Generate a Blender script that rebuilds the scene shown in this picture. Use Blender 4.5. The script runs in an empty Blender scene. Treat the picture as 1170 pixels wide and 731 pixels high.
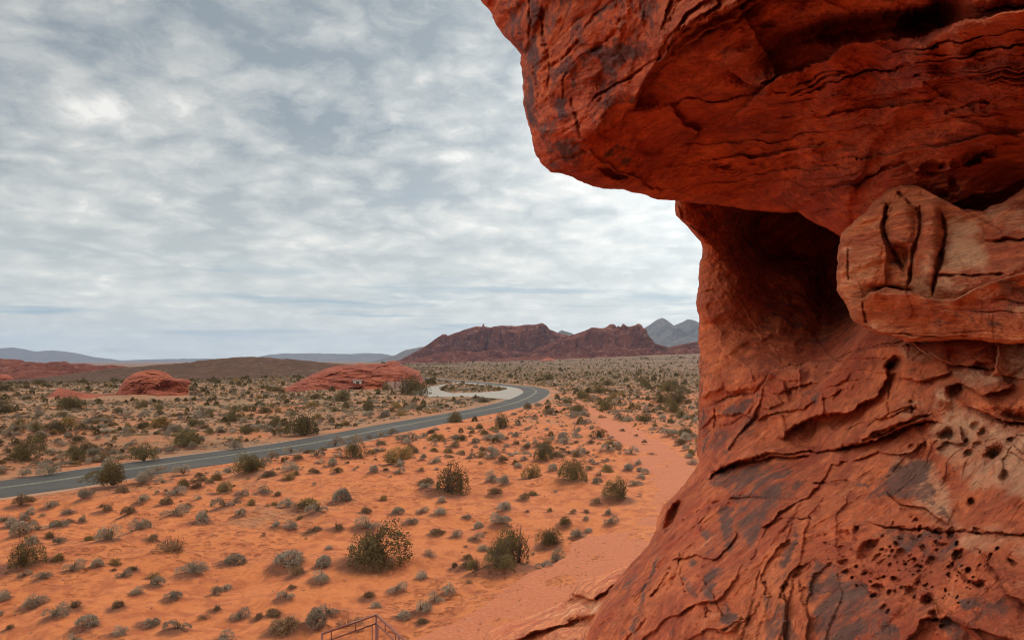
import bpy, math, random
import numpy as np
from mathutils import Vector, Matrix

random.seed(7); rng = np.random.default_rng(7)
scene = bpy.context.scene
C = scene.collection

# ------------------------------------------------------------------ camera
W0, H0, F = 1170.0, 731.0, 835.0          # photograph frame and focal length in its pixels
CX, CY = W0 / 2, H0 / 2
HOR = 412.0
PITCH = math.atan((HOR - CY) / F)
CAMZ = 7.5
cam_d = bpy.data.cameras.new("camera")
cam_d.sensor_width = 36.0
cam_d.lens = 36.0 * F / W0
cam_d.clip_start = 0.05; cam_d.clip_end = 60000
cam = bpy.data.objects.new("camera", cam_d); C.objects.link(cam)
cam.location = (0, 0, CAMZ)
cam.rotation_euler = (math.radians(90) + PITCH, 0, 0)
scene.camera = cam

# ------------------------------------------------------------------ sky and sun
SUN_AZ, SUN_EL = math.radians(38), math.radians(40)     # clockwise from +Y (right, ahead), elevation
world = bpy.data.worlds.new("World"); scene.world = world
world.use_nodes = True
nt = world.node_tree; nt.nodes.clear()
def N(tree, kind, **kw):
    n = tree.nodes.new(kind)
    for k, v in kw.items():
        if k in ('op',): n.operation = v
        else: setattr(n, k, v)
    return n
def LK(tree, a, b): tree.links.new(a, b)
def math_n(t, op, a, b=None, clamp=False):
    n = t.nodes.new('ShaderNodeMath'); n.operation = op; n.use_clamp = clamp
    for i, v in enumerate((a, b)):
        if v is None: continue
        if isinstance(v, (int, float)): n.inputs[i].default_value = v
        else: t.links.new(v, n.inputs[i])
    return n.outputs[0]
def ramp(t, fac, stops, interp='LINEAR'):
    n = t.nodes.new('ShaderNodeValToRGB'); cr = n.color_ramp; cr.interpolation = interp
    while len(cr.elements) < len(stops): cr.elements.new(0.5)
    for e, (p, c) in zip(cr.elements, stops):
        e.position = p; e.color = (c if len(c) == 4 else (*c, 1)) if not isinstance(c, (int, float)) else (c, c, c, 1)
    t.links.new(fac, n.inputs[0]); return n.outputs[0]
def mix_c(t, fac, a, b, mode='MIX'):
    n = t.nodes.new('ShaderNodeMix'); n.data_type = 'RGBA'; n.blend_type = mode
    for i, v in ((0, fac), (6, a), (7, b)):
        if isinstance(v, (int, float)): n.inputs[i].default_value = v
        elif isinstance(v, tuple): n.inputs[i].default_value = (*v, 1)
        else: t.links.new(v, n.inputs[i])
    return n.outputs[2]
def noise_n(t, vec, scale, detail=4, rough=0.5, dist=0.0, out=0, lac=2.0):
    n = t.nodes.new('ShaderNodeTexNoise'); n.inputs['Scale'].default_value = scale
    n.inputs['Detail'].default_value = detail; n.inputs['Roughness'].default_value = rough
    n.inputs['Distortion'].default_value = dist; n.inputs['Lacunarity'].default_value = lac
    if vec is not None: t.links.new(vec, n.inputs['Vector'])
    return n.outputs[out]

tc = N(nt, 'ShaderNodeTexCoord'); sx = N(nt, 'ShaderNodeSeparateXYZ'); LK(nt, tc.outputs['Generated'], sx.inputs[0])
zc = math_n(nt, 'MAXIMUM', sx.outputs[2], 0.0)
zz = math_n(nt, 'ADD', zc, 0.15)
cu = math_n(nt, 'DIVIDE', sx.outputs[0], zz); cv = math_n(nt, 'DIVIDE', sx.outputs[1], zz)
cmb = N(nt, 'ShaderNodeCombineXYZ'); LK(nt, cu, cmb.inputs[0]); LK(nt, cv, cmb.inputs[1])
rotm = N(nt, 'ShaderNodeMapping'); rotm.inputs['Rotation'].default_value = (0, 0, math.radians(28)); rotm.inputs['Scale'].default_value = (1.0, 1.15, 1.0)
LK(nt, cmb.outputs[0], rotm.inputs[0])
V = rotm.outputs[0]
big = noise_n(nt, V, 0.55, 5, 0.55, 0.3)
med = noise_n(nt, V, 2.3, 5, 0.48, 0.25)
z2_ = math_n(nt, 'ADD', zc, 0.26)
cm2 = N(nt, 'ShaderNodeCombineXYZ'); LK(nt, math_n(nt, 'DIVIDE', sx.outputs[0], z2_), cm2.inputs[0]); LK(nt, math_n(nt, 'DIVIDE', sx.outputs[1], z2_), cm2.inputs[1])
wv = N(nt, 'ShaderNodeVectorMath', operation='ADD'); wsc = N(nt, 'ShaderNodeVectorMath', operation='SCALE'); wsc.inputs['Scale'].default_value = 0.30
LK(nt, noise_n(nt, cm2.outputs[0], 3.2, 5, 0.6, 0, out=1), wsc.inputs[0]); LK(nt, cm2.outputs[0], wv.inputs[0]); LK(nt, wsc.outputs[0], wv.inputs[1])
pv_ = N(nt, 'ShaderNodeTexVoronoi', feature='SMOOTH_F1'); pv_.inputs['Scale'].default_value = 11.0; pv_.inputs['Smoothness'].default_value = 0.6; LK(nt, wv.outputs[0], pv_.inputs['Vector'])
puff = math_n(nt, 'ADD', math_n(nt, 'MULTIPLY', math_n(nt, 'SUBTRACT', 0.80, pv_.outputs['Distance']), 0.40), math_n(nt, 'MULTIPLY', noise_n(nt, wv.outputs[0], 11, 12, 0.70, 0.1), 0.55))
wisp = noise_n(nt, V, 1.1, 3, 0.5, 0.0)
dtl = N(nt, 'ShaderNodeVectorMath', operation='DOT_PRODUCT'); LK(nt, tc.outputs['Generated'], dtl.inputs[0]); dtl.inputs[1].default_value = (-0.58, 0.64, 0.50)
thin = math_n(nt, 'MULTIPLY', math_n(nt, 'POWER', math_n(nt, 'MAXIMUM', dtl.outputs['Value'], 0.0), 60.0), -0.22)
dens = math_n(nt, 'ADD', math_n(nt, 'ADD', thin, math_n(nt, 'MULTIPLY', big, 0.9)), math_n(nt, 'ADD', math_n(nt, 'MULTIPLY', med, 0.75), math_n(nt, 'MULTIPLY', puff, 0.3)))
cover = ramp(nt, dens, [(0.58, 0.25), (0.70, 0.80), (0.80, 0.98)])
shade = ramp(nt, math_n(nt, 'ADD', math_n(nt, 'MULTIPLY', med, 0.34), math_n(nt, 'ADD', math_n(nt, 'MULTIPLY', puff, 0.45), math_n(nt, 'MULTIPLY', wisp, 0.22))),
             [(0.39, (0.28, 0.33, 0.37)), (0.475, (0.45, 0.485, 0.50)), (0.545, (0.60, 0.61, 0.60)), (0.63, (0.88, 0.87, 0.83))])
# the veiled sun brightens the cloud round it
dt = N(nt, 'ShaderNodeVectorMath', operation='DOT_PRODUCT'); LK(nt, tc.outputs['Generated'], dt.inputs[0])
GA, GE = math.radians(21), math.radians(14)
dt.inputs[1].default_value = (math.sin(GA) * math.cos(GE), math.cos(GA) * math.cos(GE), math.sin(GE))
dcl = math_n(nt, 'MAXIMUM', dt.outputs['Value'], 0.0)
glow = math_n(nt, 'ADD', math_n(nt, 'MULTIPLY', math_n(nt, 'POWER', dcl, 30.0), 0.5), math_n(nt, 'MULTIPLY', math_n(nt, 'POWER', dcl, 5.0), 0.28))
lowv = ramp(nt, zc, [(0.0, 0.30), (0.22, 0.14), (0.5, 0.0)])
# bright lobe added to the unseen sky behind the viewer, to light the rock
db = N(nt, 'ShaderNodeVectorMath', operation='DOT_PRODUCT'); LK(nt, tc.outputs['Generated'], db.inputs[0]); db.inputs[1].default_value = (-0.62, -0.52, 0.59)
bright = math_n(nt, 'MULTIPLY', math_n(nt, 'POWER', math_n(nt, 'MAXIMUM', db.outputs['Value'], 0.0), 6.0), 7.0)
gain = math_n(nt, 'ADD', math_n(nt, 'ADD', math_n(nt, 'ADD', glow, 0.86), lowv), bright)
cg = N(nt, 'ShaderNodeVectorMath', operation='SCALE'); LK(nt, shade, cg.inputs[0]); LK(nt, gain, cg.inputs['Scale'])
flat = mix_c(nt, ramp(nt, zc, [(0.0, 0.75), (0.12, 0.45), (0.3, 0.0)]), cg.outputs[0], (0.80, 0.81, 0.75))
strm = N(nt, 'ShaderNodeMapping'); strm.inputs['Scale'].default_value = (3.0, 3.0, 46.0); LK(nt, tc.outputs['Generated'], strm.inputs[0])
streak = math_n(nt, 'MULTIPLY', ramp(nt, noise_n(nt, strm.outputs[0], 1.3, 6, 0.55, 0.3), [(0.52, 0.0), (0.64, 0.8)]), ramp(nt, zc, [(0.02, 0.0), (0.05, 1.0), (0.10, 0.7), (0.14, 0.0)]))
flat = mix_c(nt, streak, flat, (0.33, 0.46, 0.54))
gl2 = N(nt, 'ShaderNodeVectorMath', operation='ADD'); LK(nt, flat, gl2.inputs[0])
gsc = N(nt, 'ShaderNodeVectorMath', operation='SCALE'); gsc.inputs[0].default_value = (1, 0.97, 0.88); LK(nt, math_n(nt, 'MULTIPLY', glow, 0.33), gsc.inputs['Scale'])
LK(nt, gsc.outputs[0], gl2.inputs[1])
SKY_STR = 0.06
sky = N(nt, 'ShaderNodeTexSky', sky_type='NISHITA'); sky.sun_disc = False
sky.sun_elevation = SUN_EL; sky.sun_rotation = SUN_AZ; sky.air_density = 1.0; sky.dust_density = 1.2
bg_s = N(nt, 'ShaderNodeBackground'); LK(nt, sky.outputs[0], bg_s.inputs[0]); bg_s.inputs[1].default_value = SKY_STR
bg_c = N(nt, 'ShaderNodeBackground'); LK(nt, gl2.outputs[0], bg_c.inputs[0]); bg_c.inputs[1].default_value = 0.74
mx = N(nt, 'ShaderNodeMixShader'); LK(nt, cover, mx.inputs[0]); LK(nt, bg_s.outputs[0], mx.inputs[1]); LK(nt, bg_c.outputs[0], mx.inputs[2])
wo = N(nt, 'ShaderNodeOutputWorld'); LK(nt, mx.outputs[0], wo.inputs[0])

sd = bpy.data.lights.new("sun", 'SUN'); sd.energy = 1.5; sd.angle = math.radians(10); sd.color = (1.0, 0.93, 0.84)
sun = bpy.data.objects.new("sun", sd); C.objects.link(sun)
sdir = Vector((math.sin(SUN_AZ) * math.cos(SUN_EL), math.cos(SUN_AZ) * math.cos(SUN_EL), math.sin(SUN_EL)))
sun.rotation_euler = sdir.to_track_quat('Z', 'Y').to_euler()

scene.view_settings.view_transform = 'Standard'; scene.view_settings.look = 'None'
scene.view_settings.exposure = 0.50; scene.view_settings.gamma = 1.0
scene.view_settings.use_curve_mapping = False
scene.cycles.max_bounces = 6; scene.cycles.diffuse_bounces = 4; scene.cycles.volume_bounces = 0
scene.cycles.use_denoising = True; scene.cycles.filter_width = 1.1

# ------------------------------------------------------------------ helpers
FWD = np.array([0, math.cos(PITCH), math.sin(PITCH)]); UP = np.array([0, -math.sin(PITCH), math.cos(PITCH)]); RT = np.array([1.0, 0, 0])
def ray(px, py):
    px = np.asarray(px, float)[..., None]; py = np.asarray(py, float)[..., None]
    return FWD + (px - CX) / F * RT + (CY - py) / F * UP
def at(px, py, D):
    r = ray(px, py); return np.array([0, 0, CAMZ]) + r * np.asarray(D, float)[..., None]
def on_ground(px, py, z=0.0):
    r = ray(px, py); t = (z - CAMZ) / r[..., 2]
    return np.array([0, 0, CAMZ]) + r * t[..., None]
def to_px(x, y, z):
    v = np.stack([np.asarray(x, float), np.asarray(y, float), np.asarray(z, float) - CAMZ], -1)
    d = v @ FWD
    return CX + F * (v @ RT) / d, CY - F * (v @ UP) / d, d
def sstep(a, b, x):
    t = np.clip((x - a) / (b - a), 0, 1); return t * t * (3 - 2 * t)
def _h(ix, iy, iz, k):
    h = (ix * 374761393 + iy * 668265263 + iz * 2147483647 + k * 1274126177) & 0xffffffff
    h = ((h ^ (h >> 13)) * 1274126177) & 0xffffffff
    h = ((h ^ (h >> 15)) * 2246822519) & 0xffffffff
    return ((h ^ (h >> 16)) & 0xffff) / 65535.0
def vnoise(p, k=0):
    p = np.asarray(p, float); i = np.floor(p).astype(np.int64); f = p - i; u = f * f * f * (f * (f * 6 - 15) + 10)
    r = 0
    for a in (0, 1):
        wa = u[..., 0] if a else 1 - u[..., 0]
        for b in (0, 1):
            wb = u[..., 1] if b else 1 - u[..., 1]
            for c in (0, 1):
                wc = u[..., 2] if c else 1 - u[..., 2]
                r = r + wa * wb * wc * _h(i[..., 0] + a, i[..., 1] + b, i[..., 2] + c, k)
    return r * 2 - 1
def fbm(p, o=4, k=0, g=0.5):
    s = 0; a = 1.0; q = np.asarray(p, float)
    for j in range(o):
        s = s + a * vnoise(q, k + j); a *= g; q = q * 2.03 + 11.7
    return s
def ridged(p, o=4, k=0, g=0.5):
    s = 0; a = 1.0; q = np.asarray(p, float)
    for j in range(o):
        s = s + a * (1 - np.abs(vnoise(q, k + j)) * 2); a *= g; q = q * 2.1 + 7.3
    return s
def facets(p, k=0):
    """chipped planes: the tilt of the nearest cell; also the distance to the cell border"""
    p = np.asarray(p, float); i = np.floor(p).astype(np.int64)
    best = np.full(p.shape[:-1], 9.0); sec = best.copy(); val = np.zeros_like(best)
    for a in (-1, 0, 1):
        for b in (-1, 0, 1):
            for c in (-1, 0, 1):
                jx, jy, jz = i[..., 0] + a, i[..., 1] + b, i[..., 2] + c
                c0 = np.stack([jx + _h(jx, jy, jz, k), jy + _h(jx, jy, jz, k + 1), jz + _h(jx, jy, jz, k + 2)], -1)
                d = p - c0; dd = np.sqrt((d ** 2).sum(-1))
                tilt = np.stack([_h(jx, jy, jz, k + 3) - .5, _h(jx, jy, jz, k + 4) - .5, _h(jx, jy, jz, k + 5) - .5], -1)
                v = (d * tilt).sum(-1) * 1.6 + (_h(jx, jy, jz, k + 6) - .5) * .4
                m = dd < best
                sec = np.where(m, best, np.minimum(sec, dd)); val = np.where(m, v, val); best = np.where(m, dd, best)
    return val * sstep(0, 0.22, sec - best), sec - best
def tag(o, label=None, cat=None, group=None, kind=None):
    if label: o['label'] = label
    if cat: o['category'] = cat
    if group: o['group'] = group
    if kind: o['kind'] = kind
    return o
def link_mesh(name, me, mat=None, parent=None):
    o = bpy.data.objects.new(name, me); C.objects.link(o)
    if mat is not None and not me.materials: me.materials.append(mat)
    if parent is not None: o.parent = parent
    return o
def mesh_np(name, v, f, smooth=True):
    """v (n,3); f (m,3) or (m,4) int arrays, or a list of such"""
    me = bpy.data.meshes.new(name)
    fs = f if isinstance(f, list) else [f]
    fs = [np.asarray(x, np.int32) for x in fs if len(x)]
    nl = sum(x.size for x in fs); nf = sum(len(x) for x in fs)
    me.vertices.add(len(v)); me.vertices.foreach_set('co', np.asarray(v, np.float32).ravel())
    me.loops.add(nl); me.loops.foreach_set('vertex_index', np.concatenate([x.ravel() for x in fs]))
    tot = np.concatenate([np.full(len(x), x.shape[1], np.int32) for x in fs])
    st = np.concatenate([[0], np.cumsum(tot)[:-1]]).astype(np.int32)
    me.polygons.add(nf); me.polygons.foreach_set('loop_start', st); me.polygons.foreach_set('loop_total', tot)
    me.polygons.foreach_set('use_smooth', np.full(nf, smooth))
    me.update(calc_edges=True); me.validate()
    return me
def add_attr(me, name, vals):
    a = me.attributes.new(name, 'FLOAT', 'POINT'); a.data.foreach_set('value', np.asarray(vals, np.float32).ravel())
def grid_faces(nr, nc, wrap=False):
    r = np.arange(nr - 1)[:, None]; c = np.arange(nc if wrap else nc - 1)[None, :]
    c2 = (c + 1) % nc
    return np.stack([r * nc + c, r * nc + c2, (r + 1) * nc + c2, (r + 1) * nc + c], -1).reshape(-1, 4)
def empty(name, loc=(0, 0, 0)):
    o = bpy.data.objects.new(name, None); C.objects.link(o); o.location = loc; o.empty_display_size = 0.3; return o

# ------------------------------------------------------------------ materials
def new_mat(name):
    m = bpy.data.materials.new(name); m.use_nodes = True; t = m.node_tree
    b = t.nodes['Principled BSDF']; b.inputs['Roughness'].default_value = 0.9
    b.inputs['Specular IOR Level'].default_value = 0.25
    return m, t, b
def attr(t, name):
    n = t.nodes.new('ShaderNodeAttribute'); n.attribute_name = name; return n.outputs['Fac']
def geo_pos(t):
    return t.nodes.new('ShaderNodeNewGeometry').outputs['Position']
def mapping(t, vec, scale=(1, 1, 1), rot=(0, 0, 0)):
    n = t.nodes.new('ShaderNodeMapping'); n.inputs['Scale'].default_value = scale; n.inputs['Rotation'].default_value = rot
    t.links.new(vec, n.inputs[0]); return n.outputs[0]
def bump(t, b, h, strength, dist, prev=None):
    n = t.nodes.new('ShaderNodeBump'); n.inputs['Strength'].default_value = strength; n.inputs['Distance'].default_value = dist
    t.links.new(h, n.inputs['Height'])
    if prev is not None: t.links.new(prev, n.inputs['Normal'])
    t.links.new(n.outputs[0], b.inputs['Normal']); return n.outputs[0]

def rock_material(name, S=1.0, red=(0.47, 0.080, 0.030), orange=(0.68, 0.175, 0.058), varn=(0.105, 0.050, 0.034), pale=(0.66, 0.33, 0.17), dark=(0.24, 0.040, 0.02), b1=0.02, auto_varn=0.0, grain=None):
    m, t, b = new_mat(name)
    P = geo_pos(t)
    if grain: P = mapping(t, mapping(t, P, (1, 1, 1), grain[0]), grain[1])
    big_ = noise_n(t, P, 0.9 * S, 5, 0.6, 0.6)
    lay = noise_n(t, mapping(t, P, (0.5 * S, 0.5 * S, 5.0 * S), (0.15, 0.25, 0)), 1.2, 9, 0.68, 0.35)
    fine = noise_n(t, P, 16 * S, 8, 0.74, 0.0)
    mid = noise_n(t, P, 4.2 * S, 9, 0.70, 0.15)
    c = mix_c(t, ramp(t, big_, [(0.36, 0.0), (0.62, 1.0)]), red, orange)
    c = mix_c(t, ramp(t, lay, [(0.44, 0.0), (0.56, 0.55), (0.62, 0.1)]), c, dark)
    c = mix_c(t, ramp(t, mid, [(0.5, 0.0), (0.66, 0.55)]), c, tuple(min(1, x * 1.25) for x in orange))
    c = mix_c(t, ramp(t, noise_n(t, P, 7.5 * S, 9, 0.74, 0.2), [(0.54, 0.0), (0.66, 0.7)]), c, dark)
    c = mix_c(t, ramp(t, noise_n(t, P, 9 * S, 10, 0.78, 0.2), [(0.56, 0.0), (0.68, 0.55)]), c, (min(1, orange[0] * 1.15), orange[1] * 1.7, orange[2] * 2.4))
    # buff layers
    pa = math_n(t, 'ADD', attr(t, 'pale'), math_n(t, 'MULTIPLY', math_n(t, 'SUBTRACT', mid, 0.5), 1.6))
    c = mix_c(t, math_n(t, 'MULTIPLY', ramp(t, pa, [(0.25, 0.0), (0.65, 0.85)]), math_n(t, 'GREATER_THAN', attr(t, 'pale'), 0.02)), c, pale)
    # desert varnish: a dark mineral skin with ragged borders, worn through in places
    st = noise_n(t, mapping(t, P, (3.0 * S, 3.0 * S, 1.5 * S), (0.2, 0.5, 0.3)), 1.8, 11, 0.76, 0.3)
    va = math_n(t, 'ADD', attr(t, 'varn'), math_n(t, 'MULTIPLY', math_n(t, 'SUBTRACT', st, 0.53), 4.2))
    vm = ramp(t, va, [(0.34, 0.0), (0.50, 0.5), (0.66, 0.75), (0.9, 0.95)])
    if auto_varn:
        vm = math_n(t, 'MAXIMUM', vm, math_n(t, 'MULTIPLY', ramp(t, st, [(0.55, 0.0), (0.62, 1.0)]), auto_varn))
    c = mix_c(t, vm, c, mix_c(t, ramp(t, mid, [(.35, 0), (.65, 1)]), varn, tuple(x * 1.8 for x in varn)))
    c = mix_c(t, ramp(t, fine, [(0.3, 0.45), (0.45, 0.0)]), c, dark)
    grit = noise_n(t, P, 48 * S, 5, 0.75, 0.1)
    hsv = t.nodes.new('ShaderNodeHueSaturation'); t.links.new(c, hsv.inputs['Color'])
    t.links.new(math_n(t, 'MULTIPLY', ramp(t, fine, [(0.3, 0.76), (0.7, 1.22)]), math_n(t, 'ADD', 0.55, math_n(t, 'MULTIPLY', grit, 0.9))), hsv.inputs['Value'])
    t.links.new(hsv.outputs[0], b.inputs['Base Color'])
    b.inputs['Roughness'].default_value = 0.82
    n1 = bump(t, b, mid, 0.6, b1 * 2.0)
    n2 = bump(t, b, fine, 0.9, b1 * 1.2, n1)
    vn = t.nodes.new('ShaderNodeTexVoronoi'); vn.feature = 'DISTANCE_TO_EDGE'; vn.inputs['Scale'].default_value = 5.0 * S
    wp = N(t, 'ShaderNodeVectorMath', operation='ADD'); t.links.new(mapping(t, P, (1, 1, 1.7), (0.3, 0.5, 0.2)), wp.inputs[0])
    t.links.new(noise_n(t, P, 3 * S, 4, 0.6, 0.5, out=1), wp.inputs[1]); t.links.new(wp.outputs[0], vn.inputs['Vector'])
    bump(t, b, ramp(t, vn.outputs['Distance'], [(0.0, 0.0), (0.035, 1.0)]), 0.6, b1 * 0.6, n2)
    return m
M_rock = rock_material('red_sandstone', grain=((0, math.radians(32), 0), (0.8, 1, 1.2)))
M_over = rock_material('dark_red_sandstone', red=(0.36, 0.045, 0.018), orange=(0.62, 0.125, 0.036), varn=(0.060, 0.028, 0.024), dark=(0.14, 0.018, 0.010), grain=((0, 0, math.radians(-23)), (1.25, 0.45, 1.0)))
M_block = rock_material('banded_sandstone', red=(0.52, 0.115, 0.042), orange=(0.74, 0.25, 0.09), pale=(0.72, 0.38, 0.19), grain=((0, 0, 0), (0.5, 0.5, 2.4)))
M_far_rock = rock_material('weathered_red_rock', S=0.22, red=(0.30, 0.055, 0.026), orange=(0.48, 0.115, 0.045), dark=(0.15, 0.030, 0.018), b1=0.3)

# ------------------------------------------------------------------ rock masses
def resample(pts, step_fn):
    pts = np.asarray(pts, float); out = []
    n = len(pts)
    for i in range(n):
        a, b = pts[i], pts[(i + 1) % n]
        L = np.hypot(*(b - a)); m = (a + b) / 2
        k = max(1, int(math.ceil(L / step_fn(m, L))))
        for j in range(k): out.append(a + (b - a) * j / k)
    return np.array(out)
def tps(ctrl):
    c = np.asarray(ctrl, float); X = c[:, :2] / 500.0; y = np.log(c[:, 2]); n = len(c)
    def U(r2): return np.where(r2 > 1e-12, r2 * np.log(np.maximum(r2, 1e-12)), 0)
    K = U(((X[:, None] - X[None]) ** 2).sum(-1)) + np.eye(n) * 2e-3
    Pm = np.hstack([np.ones((n, 1)), X])
    A = np.block([[K, Pm], [Pm.T, np.zeros((3, 3))]])
    w = np.linalg.solve(A, np.concatenate([y, np.zeros(3)]))
    lo, hi = c[:, 2].min() * 0.75, c[:, 2].max() * 1.25
    def f(px, py):
        q = np.stack([px, py], -1) / 500.0; s = w[n] + w[n + 1] * q[..., 0] + w[n + 2] * q[..., 1]
        for i in range(n): s = s + w[i] * U(((q - X[i]) ** 2).sum(-1))
        return np.clip(np.exp(s), lo, hi)
    return f
def poly_dist(px, py, pts, signed=True):
    """distance to a polyline, parameter along it (0..1), sign + on the left side when walking it with y up"""
    pts = np.asarray(pts, float); seg = pts[1:] - pts[:-1]; L = np.hypot(seg[:, 0], seg[:, 1]); T = L.sum(); acc = 0
    best = np.full(px.shape, 1e9); par = np.zeros_like(best); sg = np.ones_like(best)
    for i in range(len(seg)):
        dx, dy = px - pts[i, 0], py - pts[i, 1]
        u = np.clip((dx * seg[i, 0] + dy * seg[i, 1]) / (L[i] ** 2 + 1e-9), 0, 1)
        ex, ey = dx - u * seg[i, 0], dy - u * seg[i, 1]
        d = np.hypot(ex, ey); m = d < best - 1e-9
        cr = seg[i, 1] * dx - seg[i, 0] * dy
        best = np.where(m, d, best); par = np.where(m, (acc + u * L[i]) / T, par); sg = np.where(m, np.sign(cr), sg)
        acc += L[i]
    return best, par, sg
def in_poly(px, py, pts):
    pts = np.asarray(pts, float); r = np.zeros(px.shape, bool); n = len(pts)
    for i in range(n):
        x1, y1 = pts[i]; x2, y2 = pts[(i + 1) % n]
        c = ((y1 > py) != (y2 > py)) & (px < (x2 - x1) * (py - y1) / (y2 - y1 + 1e-12) + x1)
        r ^= c
    return r
def soft_poly(px, py, pts, soft=6.0):
    d, _, _ = poly_dist(px, py, list(pts) + [pts[0]])
    return sstep(-soft, soft, np.where(in_poly(px, py, pts), d, -d))
class Feat:
    def __init__(s, j=3.0): s.ops = []; s.v = []; s.p = []; s.j = j
    @staticmethod
    def ext(pts):
        P_ = [np.array(q, float) for q in pts]
        off = lambda q: q[0] > 1163 or q[1] < 3 or q[1] > 726
        if off(P_[-1]): d = P_[-1] - P_[-2]; P_.append(P_[-1] + d / np.hypot(*d) * 220)
        if off(P_[0]): d = P_[0] - P_[1]; P_.insert(0, P_[0] + d / np.hypot(*d) * 220)
        return P_
    def ledge(s, pts, A, L, eps=2.5, side=1): s.ops.append(('l', s.ext(pts), A, L, eps, side))
    def crack(s, pts, w, d): s.ops.append(('c', s.ext(pts), w, d))
    def blob(s, x, y, rx, ry, ang, h, p=2.0): s.ops.append(('b', x, y, rx, ry, ang, h, p))
    def pit(s, x, y, r, d, el=1.3, ang=0.5): s.ops.append(('b', x, y, r * el, r, ang, -d, 4.0))
    def relief(s, px, py):
        out = np.zeros(px.shape)
        q = np.stack([px / 22, py / 22, px * 0], -1)
        jx = px + fbm(q, 5, 50, .62) * s.j; jy = py + fbm(q, 5, 60, .62) * s.j
        for o in s.ops:
            if o[0] in 'lc':
                P_ = np.asarray(o[1], float); R = o[3] * 4 if o[0] == 'l' else o[2] * 4 + 4
                m = (jx > P_[:, 0].min() - R) & (jx < P_[:, 0].max() + R) & (jy > P_[:, 1].min() - R) & (jy < P_[:, 1].max() + R)
                if not m.any(): continue
                d, t, sg = poly_dist(jx[m], jy[m], P_)
                fade = sstep(0, 0.09, t) * sstep(0, 0.09, 1 - t)
                if o[0] == 'l':
                    _, _, A, L, eps, side = o; sd_ = d * sg * side; eps = eps * .6; A = A * (.78 + .5 * vnoise(np.stack([jx[m] / 34, jy[m] / 34, t * 0 + A * 9], -1), 7))
                    out[m] += A * fade * sstep(-eps * .5, eps, sd_) * np.exp(-np.maximum(sd_, 0) / L) - 0.35 * A * fade * (sd_ < 0) * np.exp(np.minimum(sd_, 0) / (L * .35)) * (1 - sstep(-eps * .5, eps, sd_))
                else:
                    w = o[2] * (0.5 + 0.6 * fade) * (1 + .5 * vnoise(np.stack([t * 14, t * 0, t * 0 + o[2]], -1), 5)) * 1.15
                    out[m] -= o[3] * (0.1 + 0.7 * fade) * (.5 + .5 * sstep(-.6, .1, vnoise(np.stack([t * 9, t * 0, t * 0 + o[3] * 9], -1), 6))) * np.maximum(0, 1 - d / w)
            else:
                _, x, y, rx, ry, ang, h, p = o
                ca, sa = math.cos(ang), math.sin(ang); dx, dy = jx - x, jy - y
                u = (dx * ca - dy * sa) / rx; v = (dx * sa + dy * ca) / ry
                r2 = (u * u + v * v); m = r2 < 7
                out[m] += h * np.exp(-r2[m] ** (p / 2))
        return out
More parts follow.
